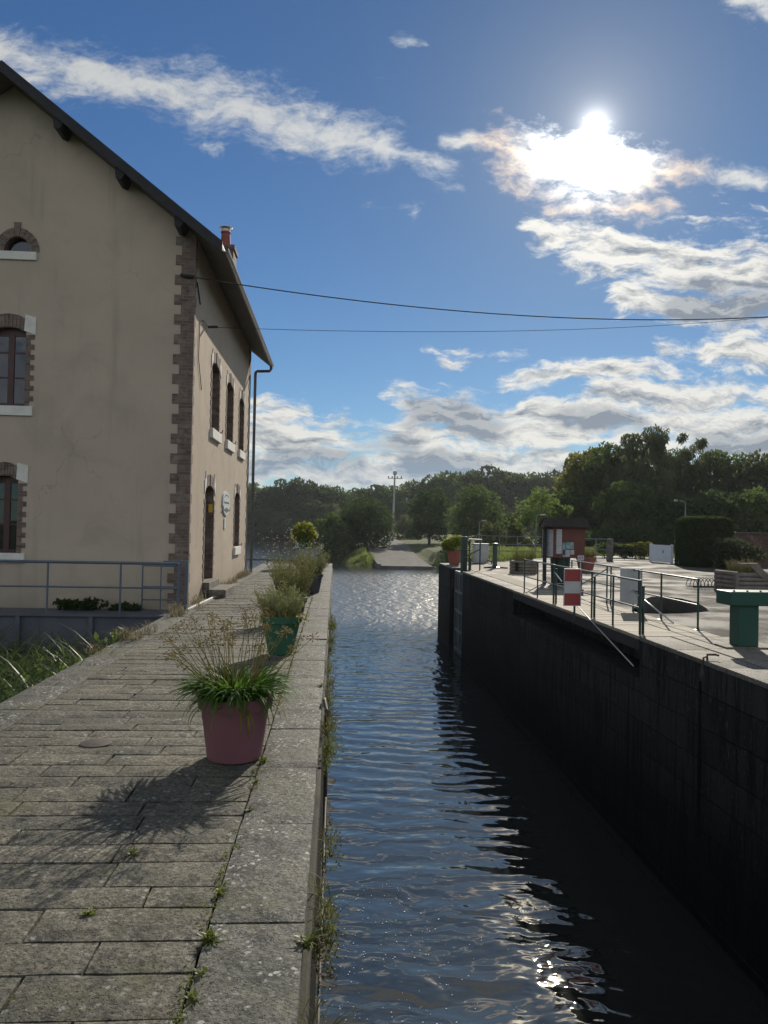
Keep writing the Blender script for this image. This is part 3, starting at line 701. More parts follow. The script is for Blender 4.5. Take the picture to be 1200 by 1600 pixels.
f_ops = []                                            # (y0, y1, z0, z1) on the canal front
for (xa, ya, yb, xb) in ((328.5, 557, 668, 340.5), (352.5, 590, 688, 362.5), (372.5, 613, 702, 379.5)):
    y0, y1 = fy(xa, 700), fy(xb, 700); f_ops.append([y0, y1, fz(xa, yb), fz(xa, ya)])
f_ops[1][2:] = f_ops[2][2:] = f_ops[0][2:]
f_door = [fy(317.5, 900), fy(331, 900), 0.33, fz(324, 758)]
f_win = [fy(366, 800), fy(373.5, 800), fz(368, 854), fz(370, 770)]
f_holes = [arch(*o_, 0.10) for o_ in f_ops + [f_door, f_win]]
front = [(HY0, -5), (HY1, -5), (HY1, EZ), (HY0, EZ)]
mb = MB()
mb.plate(gable, g_holes, XZ(HY0), 0); mb.plate(front, f_holes, YZ(HX), 0)
mb.add([(HX, HY1, -5), (HXL, HY1, -5), (HXL, HY1, EZ), (RIDX, HY1, RZ), (HX, HY1, EZ)], [(0, 1, 2, 3, 4)])
mb.add([(HXL, HY0, -5), (HXL, HY1, -5), (HXL, HY1, EZ), (HXL, HY0, EZ)], [(0, 1, 2, 3)])
mb.build('wall', m_rend, house, fix=False)
# reveals of brick
mb = MB()

# quoins: toothed brick at the corner
mb = MB(); z = -1.0; k = 0
while z < EZ - 0.05:
    hh_ = 0.205; zt = min(z + hh_, EZ - .04); w = 0.40 if k % 2 else 0.27
    mb.box((HX - w + rnd.uniform(-.01, .01), HY0 - 0.018, z + .001), (HX + 0.012, HY0 - .0, zt - .001))
    w2 = 0.16 if k % 2 else 0.08
    mb.box((HX - .001, HY0 + .002, z + .001), (HX + 0.012, HY0 + w2, zt - .001)); z += hh_; k += 1
mb.build('quoin', m_brick, house)
mb = MB(); z = -1.0; k = 0
while z < EZ - 0.05:
    zt = min(z + .205, EZ - .04); w2 = 0.5 if k % 2 else 0.32
    mb.box((HX + .0, HY1 - w2, z + .001), (HX + 0.014, HY1 + .01, zt - .001)); z += .205; k += 1
mb.build('quoin', m_brick, house)

def gable_window(op, rise, label=None):
    x0, x1, z0, z1 = op; yb = HY0 + 0.14
    fr = MB(); fw_ = 0.055
    fr.box((x0, yb, z0), (x1, yb + .05, z0 + .07)); fr.box((x0, yb, z1 - rise - .07), (x1, yb + .05, z1))
    fr.box((x0, yb - .002, z0), (x0 + fw_, yb + .052, z1)); fr.box((x1 - fw_, yb - .002, z0), (x1, yb + .052, z1))
    xm = (x0 + x1) / 2; fr.box((xm - .062, yb - .006, z0), (xm + .062, yb + .05, z1 - .03), bev=.01)
    for u in (0.37, 0.69): zz = z0 + (z1 - z0) * u; fr.box((x0 + fw_, yb + .004, zz - .016), (x1 - fw_, yb + .046, zz + .016))
    w = fr.build('window', m_frame, house)
    if label: tag(w, label)
    MB().rim(arch(*op, rise), XZ(HY0), 0, 0.20).build('brick_reveal', m_brick, w)
    MB().box((x0 + .02, yb + .02, z0 + .02), (x1 - .02, yb + .034, z1 - .01)).build('pane', m_glass, w)
    MB().box((x0 - .30, HY0 - .05, z0 - .20), (x1 + .17, HY0 + .12, z0 - .002), bev=.012).build('sill', m_tuff, w)
    # segmental head: brick voussoirs between two white shoulder stones
    for sx, sg in ((x1, 1), (x0, -1)):
        hd = MB(); hd.prism([(sx - sg * .04, z1 - rise + .02), (sx + sg * .19, z1 - rise - .06), (sx + sg * .19, z1 + .21), (sx - sg * .02, z1 + .26)], XZ(HY0), -.02, .0); hd.build('lintel_stone', m_tuff, w)
    vb = MB(); xa, xb = x0 + .05, x1 - .05; n = 8
    for i in range(n):
        u0, u1 = i / n, (i + 1) / n
        q = lambda u, up: (xa + (xb - xa) * u + (u - .5) * (.06 if up else 0), z1 - rise + rise * (1 - (2 * u - 1) ** 2) + .012 + (.26 if up else 0))
        a0, a1, b1, b0 = q(u0, 0), q(u1, 0), q(u1, 1), q(u0, 1); g_ = .004
        vb.prism([(a0[0] + g_, a0[1]), (a1[0] - g_, a1[1]), (b1[0] - g_, b1[1]), (b0[0] + g_, b0[1])], XZ(HY0), -.026, .0)
    vb.build('brick_arch', m_brick, w)
    for sx, sg in ((x1, 1), (x0, -1)):
        jb = MB(); z = z0 + .0; k = 0
        while z < z1 - rise - .10:
            zt = min(z + .105, z1 - rise - .062); ww = .17 if k % 2 else .09
            jb.box((sx, HY0 - .016, z + .0015), (sx + sg * ww, HY0, zt - .0015)); z += .105; k += 1
        jb.build('brick_jamb', m_brick, w)
gable_window(g_up, .09, 'upper gable window reflecting grey sky'); gable_window(g_lo, .09, 'lower gable window with dark panes')
# half-round attic window
fr = MB(); yb = HY0 + .12
ring_o = [(lun_c + lun_r * .99 * math.cos(a), lun_z + lun_r * 1.1 * math.sin(a)) for a in np.linspace(0, PI, 15)]
ring_i = [(lun_c + lun_r * .84 * math.cos(a), lun_z + .05 + lun_r * .88 * math.sin(a)) for a in np.linspace(0, PI, 15)]
fr.plate(ring_o, [ring_i], XZ(yb), 0); fr.rim(ring_i, XZ(yb), 0, .05)
w = fr.build('window', m_frame, house); tag(w, 'small half-round attic window under a brick arch'); MB().rim(lun, XZ(HY0), 0, 0.20).build('brick_reveal', m_brick, w)
pg = MB(); pg.prism(ring_o, XZ(yb + .03), 0, .01); pg.build('pane', m_glass, w)
vb = MB(); n = 11
for i in range(n):
    a0, a1 = PI * i / n + .012, PI * (i + 1) / n - .012; r0, r1 = lun_r + .012, lun_r + (.17 if i != n // 2 else .27)
    P_ = lambda a, r: (lun_c + r * math.cos(a), lun_z + r * 1.1 * math.sin(a))
    vb.prism([P_(a0, r0), P_(a1, r0), P_(a1, r1), P_(a0, r1)], XZ(HY0), -.03 if i == n // 2 else -.02, 0)
vb.build('brick_arch', m_brick, w)
MB().box((lun_c - lun_r - .12, HY0 - .05, lun_z - .17), (lun_c + lun_r + .12, HY0 + .1, lun_z - .002), bev=.01).build('sill', m_tuff, w)

def front_window(op, door=False):
    y0, y1, z0, z1 = op; xb = HX - .20
    fr = MB(); e = .05
    fr.box((xb - .05, y0, z0), (xb, y0 + e, z1)); fr.box((xb - .05, y1 - e, z0), (xb, y1, z1)); fr.box((xb - .051, y0, z0), (xb + .001, y1, z0 + .08))
    fr.box((xb - .051, y0, z1 - .14), (xb + .001, y1, z1)); ym = (y0 + y1) / 2
    if door:
        fr.box((xb - .045, y0 + e, z0 + .08), (xb - .01, y1 - e, z0 + 1.0)); fr.box((xb - .05, y0 + e, z1 - .62), (xb + .004, y1 - e, z1 - .56))
    fr.box((xb - .05, ym - .04, z0 + .08), (xb + .004, ym + .04, z1 - .14))
    w = fr.build('door' if door else 'window', m_frame, house)
    MB().rim(arch(*op, .10), YZ(HX, -1), 0, 0.26).build('brick_reveal', m_brick, w)
    MB().box((xb - .035, y0 + .02, z0 + (.9 if door else .02)), (xb - .02, y1 - .02, z1 - .02)).build('pane', m_glass, w)
    if door:
        MB().tube([(xb, ym + .07, z0 + 1.0), (xb + .06, ym + .07, z0 + 1.0), (xb + .06, ym + .17, z0 + 1.0)], .012, 6).build('handle', m_zinc, w)
        MB().box((HX - .12, y1 - .012, z1 - .62), (HX - .02, y1 - .004, z1 - .42)).build('notice', simple('yellow_sign', (.75, .50, .04), (.8, .55, .06), 5, .5), w)
    else:
        MB().box((HX - .12, y0 - .10, z0 - .24), (HX + .075, y1 + .14, z0 - .002), bev=.012).build('sill', m_tuff, w)
        MB().tube([(HX + .01, y1 + .05, z0 + .03), (HX + .09, y1 + .05, z0 + .03), (HX + .10, y1 + .05, z0 + .10)], .014, 6).build('shutter_catch', m_zinc, w)
    hz = z1 - .10; hh2 = .36 if not door else .42
    for ya, sg in ((y0, -1), (y1, 1)):
        ls = MB(); ls.prism([(ya - sg * .05, hz + .10), (ya + sg * .14, hz - .12), (ya + sg * .14, hz + .20), (ya + sg * .03, hz + .24), (ya - sg * .02, hz + hh2)], YZ(HX), 0, .022); ls.build('lintel_stone', m_tuff, w)
    n = 7; vb = MB()
    for i in range(n):
        u0, u1 = i / n + .01, (i + 1) / n - .01; ya, yb_ = y0 + .07, y1 - .07
        zz = lambda u: z1 - .10 + .10 * (1 - (2 * u - 1) ** 2) + .012
        vb.prism([(ya + (yb_ - ya) * u0, zz(u0)), (ya + (yb_ - ya) * u1, zz(u1)), (ya + (yb_ - ya) * u1, zz(u1) + .26), (ya + (yb_ - ya) * u0, zz(u0) + .26)], YZ(HX), 0, .03 if i == 3 else .014)
    vb.build('brick_arch', m_brick, w)
    for ya, sg in ((y1, 1), (y0, -1)):
        jb = MB(); z = z0 + .01; k = 0
        while z < z1 - .34:
            ww = .16 if k % 2 else .08; jb.box((HX, ya, z + .0015), (HX + .014, ya + sg * ww, z + .1035)); z += .105; k += 1
        jb.build('brick_jamb', m_brick, w)
for o_ in f_ops: front_window(o_)
front_window(f_win); front_window(f_door, True)

# roof: slopes, rafters, boarded verge, gutter, downpipe
OV = 0.55; EX = HX + 0.62; EXL = 2 * RIDX - EX
def rz(x, off=0): return EZ + SL * (HX - x if x > RIDX else x - HXL) + off
y0, y1 = HY0 - OV, HY1 + 0.45
mb = MB()
for sgn in (1, -1):
    xe = EX if sgn > 0 else EXL
    a = rz(xe); top = RZ
    mb.add([(xe, y0, a + .10), (xe, y1, a + .10), (RIDX, y1, top + .10), (RIDX, y0, top + .10), (xe, y0, a + .16), (xe, y1, a + .16), (RIDX, y1, top + .16), (RIDX, y0, top + .16)],
           [(4, 5, 6, 7), (0, 3, 2, 1), (0, 4, 7, 3), (1, 2, 6, 5), (0, 1, 5, 4)])
roof = mb.build('roof', m_slate, house)
mb = MB()
for sgn in (1, -1):
    xe = EX if sgn > 0 else EXL; a = rz(xe)
    mb.add([(xe, y0 + .004, a + .02), (xe, y1, a + .02), (RIDX, y1, RZ + .02), (RIDX, y0 + .004, RZ + .02), (xe, y0 + .004, a + .097), (xe, y1, a + .097), (RIDX, y1, RZ + .097), (RIDX, y0 + .004, RZ + .097)],
           [(4, 5, 6, 7), (0, 3, 2, 1), (0, 4, 7, 3), (1, 2, 6, 5), (0, 1, 5, 4)])
mb.build('soffit', m_soffit, roof)
for sgn in (1, -1):
    xe = EX + .01 if sgn > 0 else EXL - .01; a = rz(xe)
    MB().add([(xe, y0 - .035, a - .05), (xe, y0 - .002, a - .05), (xe, y0 - .002, a + .19), (xe, y0 - .035, a + .19),
              (RIDX + sgn * .001, y0 - .035, RZ - .05), (RIDX + sgn * .001, y0 - .002, RZ - .05), (RIDX + sgn * .001, y0 - .002, RZ + .19), (RIDX + sgn * .001, y0 - .035, RZ + .19)],
             [(0, 1, 2, 3), (4, 7, 6, 5), (0, 4, 5, 1), (1, 5, 6, 2), (2, 6, 7, 3), (3, 7, 4, 0)]).build('verge_board', m_wood_d, roof)
for px, py in ((97, 222), (192, 298), (283, 368)):
    x = at_y(px, py, HY0 - .25).x; z = rz(x)
    MB().prism([(x - .10, z - .06 + .10 * SL), (x - .08, z - .20), (x + .02, z - .24), (x + .08, z - .16), (x + .10, z + .02 - .10 * SL)], XZ(HY0 - OV + .04), 0, OV - .04).build('purlin_end', m_wood_d, roof)
MB().tube([(RIDX, y0 + .02, RZ + .12), (RIDX, y1, RZ + .12)], .075, 10).build('ridge_tile', m_slate, roof)
mb = MB(); xg, zg = EX + .055, rz(EX) + .055; n = 10
prof = [(xg + .075 * math.cos(a), zg + .075 * math.sin(a)) for a in np.linspace(PI, 2 * PI, n)] + [(xg + .066 * math.cos(a), zg + .066 * math.sin(a)) for a in np.linspace(2 * PI, PI, n)]
mb.prism(prof, lambda a, b_, d: Vector((a, d, b_)), y0, y1); mb.build('gutter', m_zinc, roof)
mb = MB(); yd = HY1 + .22
mb.tube([(xg, yd, zg - .05), (xg, yd, zg - .16), (xg - .05, yd, zg - .24), (HX + .20, yd, zg - .26), (HX + .15, yd, zg - .30), (HX + .14, yd, zg - .42), (HX + .14, yd, .02)], .05, 10)
mb.build('downpipe', m_zinc, house, smooth=True, auto=50)
cx_ = at_y(356.5, 400, 22).x; 
mb = MB(); mb.box((cx_ - .20, 21.6, rz(cx_) - .4), (cx_ + .2, 22.3, at_y(357, 393, 22).z), bev=.015); mb.box((cx_ - .28, 21.56, at_y(357, 397, 22).z), (cx_ + .24, 22.34, at_y(357, 390, 22).z), bev=.02)
ch = mb.build('chimney', m_brick, roof)
m_terra = simple('terracotta', (0.24, 0.06, 0.04), (0.30, 0.08, 0.05), 6, 0.75, bump=.2)
zt = at_y(354, 390, 22).z; px_ = at_y(353, 380, 22).x
MB().lathe([(.16, 0), (.15, .05), (.13, .3), (.12, .42), (.14, .44), (.14, .48), (.11, .48), (.11, .3)], (px_, 21.95, zt), 18).build('chimney_pot', m_terra, ch, smooth=True, auto=40)
mb = MB(); mb.lathe([(.12, .46), (.12, .56), (.19, .585), (.19, .60), (.02, .68), (0, .68)], (px_, 21.95, zt), 18); mb.build('chimney_cowl', simple('tin', (.35, .35, .34), (.45, .44, .42), 8, .4, metal=.8), ch, smooth=True, auto=40)

# steps at the door
ys0, ys1 = f_door[0] - .12, f_door[1] + .15
st = thing('doorstep', 'pair of worn stone steps below the house door', 'steps', (HX + .4, f_door[0], 0))
MB().box((HX + .002, ys0, -.02), (HX + .16, ys1, .325), bev=.015).build('tread', m_cope2, st); MB().box((HX + .165, ys0 - .1, -.02), (HX + .55, ys1 + .02, .175), bev=.018).build('tread', m_cope2, st)

# enamel plaque
pz0, pz1 = fz(352, 806), fz(352, 768); pya, pyb = fy(346.5, 790), fy(357, 790); pyc = (pya + pyb) / 2; pw = (pyb - pya) / 2
pq = thing('house_sign', 'tall pale rounded plaque with dark lettering on the sunlit house front', 'sign', (HX, pyc, pz0))
m_pl = simple('pale_enamel', (.62, .66, .64), (.70, .73, .70), 4, .4); m_pd = simple('slate_blue_ink', (.06, .10, .11), (.09, .13, .14), 8, .5)
H_ = pz1 - pz0
pr = [(pyc - pw * .75, pz0 + H_ * .16), (pyc - pw * .45, pz0 + .04), (pyc, pz0), (pyc + pw * .45, pz0 + .04), (pyc + pw * .75, pz0 + H_ * .16), (pyc + pw * .8, pz0 + H_ * .34), (pyc + pw, pz0 + H_ * .4), (pyc + pw, pz0 + H_ * .75)]
pr += [(pyc + pw * math.cos(a), pz0 + H_ * .75 + H_ * .25 * math.sin(a)) for a in np.linspace(0.1, PI - .1, 9)] + [(pyc - pw, pz0 + H_ * .75), (pyc - pw, pz0 + H_ * .4), (pyc - pw * .8, pz0 + H_ * .34)]
MB().prism(pr, YZ(HX), .003, .04).build('board', m_pl, pq)
mb = MB()
for i in range(9):
    a = PI * (.18 + .64 * i / 8); mb.box((HX + .04, pyc - .045 + pw * .68 * math.cos(a), pz0 + H_ * .66 + H_ * .17 * math.sin(a)), (HX + .043, pyc + .045 + pw * .68 * math.cos(a), pz0 + H_ * .70 + H_ * .17 * math.sin(a)))
mb.build('lettering', m_pd, pq); mb = MB()
for i in range(7): mb.box((HX + .04, pyc - pw * .75 + i * pw * .22, pz0 + H_ * .50), (HX + .043, pyc - pw * .75 + i * pw * .22 + pw * .17, pz0 + H_ * .575))
mb.build('lettering', m_pd, pq)
mb = MB(); mb.prism([(pyc + pw * .42 * math.cos(a), pz0 + H_ * .24 + H_ * .10 * math.sin(a)) for a in np.linspace(0, 2 * PI, 16)[:-1]], YZ(HX), .041, .047)
mb.box((HX + .041, pyc - pw * 1.05, pz0 + H_ * .2), (HX + .045, pyc - pw * .5, pz0 + H_ * .27)); mb.box((HX + .041, pyc + pw * .5, pz0 + H_ * .2), (HX + .045, pyc + pw * 1.05, pz0 + H_ * .27))
mb.build('emblem', m_pd, pq)
yb0 = fy(350, 815); mb = MB(); mb.box((HX + .002, yb0 - .1, fz(350, 826)), (HX + .03, yb0 + .15, fz(350, 810)), bev=.01)
mtr = tag(mb.build('meter_plate', m_pl), 'small narrow plate fixed to the wall just below the plaque', 'plate')

# overhead cables
def sag(a, b_, s, n=40): return [Vector(a).lerp(Vector(b_), i / n) - Vector((0, 0, s * 4 * (i / n) * (1 - i / n))) for i in range(n + 1)]
m_cab = simple('black_cable', (.012, .012, .013), (.02, .02, .02), 10, .6)
A = at_y(290, 431, HY0 - .06); B = at_y(1200, 495, 20); D = B - A; Bx = A + D * 1.9
ctr = at_y(600, 468, HY0 + (20 - HY0) * .34)
cb1 = []
for i in range(90):
    u = i / 89 * 1.9; p = A + D * u; p.z -= 0.62 * 4 * u * (1 - u) * 0.62
    cb1.append(p)
th = thing('overhead_cable', 'thick twisted black overhead cable running from the house corner across the canal', 'cable', A)
MB().tube(cb1, .0125, 6).build('wire', m_cab, th)
mb = MB(); mb.tube([A + Vector((-.10, .0, 0.02)), A, A + Vector((.18, -.02, -.01))], .035, 8); mb.tube([A + Vector((.02, 0, -.02)), (HX + .03, HY0 + .1, A.z - .08), (HX + .03, HY0 + .5, A.z - .42)], .016, 6); mb.build('anchor', m_cab, th)
A2 = at_x(325, 511, HX + .05); B2 = at_y(1200, 496, 22); D2 = B2 - A2; c2 = []
for i in range(60):
    u = i / 59 * 1.8; p = A2 + D2 * u; p.z -= 0.24 * 4 * u * (1 - u); c2.append(p)
th2 = thing('overhead_cable', 'thin overhead wire leaving the sunlit house front below the thick cable', 'cable', A2)
MB().tube(c2, .006, 6).build('wire', m_cab, th2)
mb = MB(); mb.tube([A2, A2 + D2.normalized() * .22], .03, 8)
mb.tube([A2, (HX + .03, A2.y - .5, A2.z + .02), (HX + .02, A2.y - .85, A2.z - .15), (HX + .02, A2.y - .9, A2.z - .9), (HX + .02, A2.y - .45, A2.z - 1.5)], .009, 6); mb.build('anchor', m_cab, th2)

# ------------------------------------------------------------------ steel footbridge along the gable
m_steel = simple('blue_grey_paint', (0.075, 0.105, 0.14), (0.10, 0.13, 0.165), 4, 0.45, bump=.1, c3=(0.16, 0.15, 0.14))
m_beam = simple('weathered_grey_paint', (0.065, 0.075, 0.092), (0.095, 0.105, 0.122), 2, 0.6, bump=.25, bscale=15, c3=(0.12, 0.10, 0.085))
BY = 15.0; RZT = at_y(150, 879, 15.0).z; DZ = at_y(100, 959, 15.0).z; BZ = at_y(100, 1016, 15.0).z
fb = thing('footbridge', 'narrow blue-grey steel footbridge with handrails in front of the gable', 'footbridge', (-6, BY, -.6))
mb = MB(); mb.box((-14, BY, BZ + .02), (LX0 - .01, BY + .03, DZ - .04)); mb.box((-14, BY - .08, BZ), (LX0 - .01, BY + .1, BZ + .04)); mb.box((-14, BY - .08, DZ - .04), (LX0 - .01, BY + .1, DZ))
for x in (-4.6, -5.95, -7.6, -9.2): mb.box((x - .04, BY - .07, BZ + .04), (x + .04, BY, DZ - .04))
mb.build('beam', m_beam, fb)
MB().box((-14, BY + .1, DZ - .07), (LX0 - .02, BY + .93, DZ - .002)).build('deck', m_beam, fb)
hr = MB(); hr.tube([(-14, BY, RZT), (-2.99, BY, RZT)], .028, 8); hr.build('handrail', m_steel, fb, smooth=True, auto=40)
MB().tube([(-14, BY, (RZT + DZ) / 2 + .02), (-2.99, BY, (RZT + DZ) / 2 + .02)], .017, 8).build('mid_rail', m_steel, fb, smooth=True, auto=40)
for px in (74, 188, 290):
    x = at_y(px, 920, BY).x if px != 290 else -2.98
    MB().tube([(x, BY, DZ - .02 if px != 290 else 0), (x, BY, RZT)], .02 if px != 290 else .028, 8).build('post', m_steel, fb, smooth=True, auto=40)
MB().tube([(-10.4, BY, DZ), (-10.4, BY, RZT)], .02, 8).build('post', m_steel, fb)
g2 = MB(); xa, xb, yy = -3.85, -3.12, BY + .75
g2.tube([(xa, yy, DZ), (xa, yy, .80), (xb + .02, yy, .80)], .018, 6); g2.tube([(xa, yy, .38), (xb, yy, .38)], .014, 6); g2.tube([(xa, yy, .12), (xb, yy, .12)], .014, 6); g2.tube([((xa + xb) / 2, yy, DZ), ((xa + xb) / 2, yy, .80)], .012, 6)
g2.build('side_gate', m_steel, fb, smooth=True, auto=40)
ep = MB(); xe = -2.86; ep.box((xe - .03, BY + .12, 0.0), (xe + .03, BY + .18, RZT + .05)); ep.box((xe - .45, BY + .13, RZT + .01), (xe - .03, BY + .17, RZT + .05)); ep.build('end_post', m_steel, fb)
# ------------------------------------------------------------------ leaf clouds, trees, bushes
def quads(C, A, B):
    """C centres, A half length vectors, B half width vectors -> pointed leaf quads"""
    n = len(C); V = np.empty((n, 4, 3)); V[:, 0] = C - A; V[:, 1] = C + B - A * 0.1; V[:, 2] = C + A; V[:, 3] = C - B - A * 0.1
    return V.reshape(-1, 3), np.arange(n * 4).reshape(-1, 4)
def rdir(n):
    v = nr.normal(size=(n, 3)); return v / np.linalg.norm(v, axis=1, keepdims=True)
def leaf_cloud(lobes, n, size, droop=0.0, shell=0.55, gap=0.0, gscale=0.6, up=0.3, aspect=0.55, seed=0, flat=False):
    """leaves spread through a set of ellipsoids (c, r); gap drops leaves where a noise field is low, so the crown breaks into clumps"""
    w = np.array([r[0] * r[1] * r[2] for c, r in lobes]) ** 0.75; w = w / w.sum()
    k = nr.choice(len(lobes), size=n, p=w)
    c = np.array([l[0] for l in lobes])[k]; r = np.array([l[1] for l in lobes])[k]
    d = rdir(n); rad = (shell + (1 - shell) * nr.random(n)) ** 0.6 * (0.86 + 0.22 * nr.random(n))
    inner = nr.random(n) < 0.18; rad[inner] *= nr.random(inner.sum())
    p = c + d * r * rad[:, None]
    if gap > 0:
        keep = np.array([noise.noise((q[0] * gscale + seed, q[1] * gscale, q[2] * gscale)) + 0.35 * noise.noise((q[0] * gscale * 3, q[1] * gscale * 3 + seed, q[2] * gscale * 3)) > gap - 0.5 for q in p])
        p = p[keep]; d = d[keep]
    n = len(p); a = rdir(n); a = a * 0.8 + d * 0.5; a[:, 2] += up - droop * (0.6 + nr.random(n)); a /= np.linalg.norm(a, axis=1, keepdims=True)
    b = np.cross(a, rdir(n)); b /= np.maximum(1e-6, np.linalg.norm(b, axis=1, keepdims=True))
    s = size * (0.55 + 0.9 * nr.random(n))[:, None]
    return quads(p, a * s, b * s * aspect)
m_leaf_d = leafmat('dark_foliage', (0.032, 0.058, 0.020), (0.058, 0.090, 0.026), (0.043, 0.065, 0.023), 0.45)
m_leaf_m = leafmat('mid_foliage', (0.058, 0.099, 0.026), (0.102, 0.145, 0.038), (0.065, 0.090, 0.032), 0.45)
m_leaf_y = leafmat('yellowing_foliage', (0.123, 0.152, 0.032), (0.189, 0.181, 0.041), (0.087, 0.109, 0.029), 0.45)
m_leaf_w = leafmat('willow_foliage', (0.065, 0.090, 0.038), (0.109, 0.128, 0.052), (0.072, 0.087, 0.041), 0.45)
m_leaf_l = leafmat('light_foliage', (0.109, 0.167, 0.036), (0.160, 0.217, 0.051), (0.087, 0.131, 0.029), 0.45)
m_bark = simple('bark', (0.05, 0.042, 0.034), (0.085, 0.075, 0.06), 5, 0.95, bump=0.7, bscale=14)
m_birch = simple('pale_bark', (0.16, 0.15, 0.135), (0.24, 0.225, 0.20), 4, 0.9, bump=0.4, c3=(0.05, 0.045, 0.04))

def trunk_mb(h, r, limbs, bend=0.3, lean=0.0):
    mb = MB(); ph = rnd.uniform(0, 6)
    P0 = [(bend * math.sin(ph + u * 2.2) * u + lean * u, bend * math.cos(ph * 1.7 + u * 2) * u, h * u - 0.6 * (u == 0)) for u in np.linspace(0, 1, 8)]
    mb.tube(P0, [r * (1.25 - u * 1.05) for u in np.linspace(0, 1, 8)], 9)
    for i in range(limbs):
        u = rnd.uniform(0.3, 0.85); k = min(6, int(u * 7)); b0 = Vector(P0[k]); a = rnd.uniform(0, 2 * PI); L = h * rnd.uniform(0.12, 0.24)
        pts = [b0 + Vector((math.cos(a) * L * v, math.sin(a) * L * v, L * (0.75 * v + 0.15 * v * v))) for v in (0, .35, .7, 1)]
        rr = r * (1.1 - u) * 0.75; mb.tube(pts, [rr, rr * .75, rr * .5, rr * .2], 6)
    return mb
def lobes_round(h, w, n=14, low=0.22, k=0.42):
    """lobes packed round an egg-shaped crown"""
    L = [((0, 0, h * (low + (1 - low) * 0.5)), (w * 0.36, w * 0.36, h * (1 - low) * 0.40))]
    for i in range(n):
        a = 2 * PI * i * 0.618 + rnd.uniform(-.3, .3); u = (i + .5) / n
        z = h * (low + (1 - low) * (0.10 + 0.82 * u)); rr = w * 0.5 * math.sin(PI * (0.16 + 0.72 * u)) * rnd.uniform(0.62, 0.82)
        s = w * k * rnd.uniform(0.42, 0.68) * (1 - 0.25 * u)
        L.append(((rr * math.cos(a), rr * math.sin(a), z), (s, s, s * rnd.uniform(.65, .95))))
    return L
def tree(name, label, cat, h, w, mat, loc, n=7000, size=.28, low=.2, gap=.3, gscale=.5, droop=0., limbs=6, bark=None, group=None, k=.42, nl=14, aspect=.55, tr=None, shell=.55, lobes=None):
    root = thing(name, label, cat, loc, 0, group)
    V, Q = leaf_cloud(lobes or lobes_round(h, w, nl, low, k), n, size, droop, shell, gap, gscale, aspect=aspect, seed=rnd.uniform(0, 90))
    crown = np_mesh('crown', V, Q, mat, root)
    tr_ = trunk_mb(h * .82, tr or h * .022, limbs, h * .03); o = tr_.build('trunk', bark or m_bark, smooth=True); o.parent = root
    return root
def gz_(x, y): return ground_z(x, y)

# far wooded ridge across the water: three kinds, copied
FAR = 'dark broadleaf tree in the wooded ridge across the water'
protos = [tree('ridge_tree', FAR, 'tree', 18, 15, m_leaf_d, (0, 0, -80), 5200, .48, .12, .12, .22, limbs=4, group='trees of the far wooded ridge'),
          tree('ridge_tree', FAR, 'tree', 20, 13, m_leaf_d, (0, 0, -80), 5200, .46, .10, .14, .22, limbs=4, group='trees of the far wooded ridge'),
          tree('ridge_tree', FAR, 'tree', 15, 16, m_leaf_m, (0, 0, -80), 5200, .46, .08, .12, .22, limbs=4, group='trees of the far wooded ridge')]
used = [False] * 3
def put_far(px, topy, y, kind, wsc=1.0):
    q = at_y(px, topy, y); z0 = ground_z(q.x, y) - .3; base_h = (18, 20, 15)[kind]; sc = (q.z - z0) / (base_h * 1.0)
    o = protos[kind] if not used[kind] else copy_tree(protos[kind]); used[kind] = True
    place(o, (q.x, y, z0), rnd.uniform(0, 6.3), (sc * wsc, sc * wsc, sc))
FARL = [(372, 762, 262, 0), (400, 757, 262, 2), (423, 762, 258, 1), (445, 752, 262, 0), (468, 747, 264, 1), (487, 752, 258, 0), (505, 757, 264, 2), (524, 763, 258, 0), (541, 768, 262, 1), (560, 765, 268, 2),
        (580, 762, 258, 0), (600, 760, 262, 1), (622, 757, 258, 2), (645, 752, 264, 0), (668, 748, 258, 1), (690, 742, 262, 0), (712, 737, 258, 2), (733, 734, 264, 1), (753, 734, 258, 0), (775, 737, 262, 1),
        (797, 739, 258, 0), (818, 738, 264, 2), (840, 739, 258, 1), (862, 737, 262, 0), (884, 738, 258, 2), (905, 735, 264, 1), (930, 735, 260, 0), (960, 735, 262, 1), (355, 765, 250, 1), (335, 768, 255, 0)]
for px, ty, y, k_ in FARL: put_far(px, ty + rnd.uniform(-3, 4), y, k_, rnd.uniform(.95, 1.2))
for i, px in enumerate(range(350, 860, 23)): put_far(px + rnd.uniform(-6, 6), 792 + rnd.uniform(-10, 8), 247 + rnd.uniform(-2, 2), (0, 2, 1)[i % 3], 1.25)
# shore scrub along the far waterline
FS = 'low dark waterside bush at the foot of the far wooded ridge'
sb = thing('shore_bush', FS, 'bush', (0, 0, 0), 0, 'bushes along the far shore')
V, Q = leaf_cloud([((0, 0, 1.6), (4, 3, 2.0)), ((2.6, 0, 1.1), (2.6, 2.4, 1.5)), ((-2.8, .4, 1.2), (2.6, 2.2, 1.6))], 2600, .34, gap=.1); np_mesh('foliage', V, Q, m_leaf_d, sb)
for i, px in enumerate(range(372, 540, 11)):
    o = sb if i == 0 else copy_tree(sb); q = at_y(px + rnd.uniform(-3, 3), 800, 241); place(o, (q.x, 241 + rnd.uniform(-1, 2), ground_z(q.x, 242) - .3), rnd.uniform(0, 6), rnd.uniform(.8, 1.3))

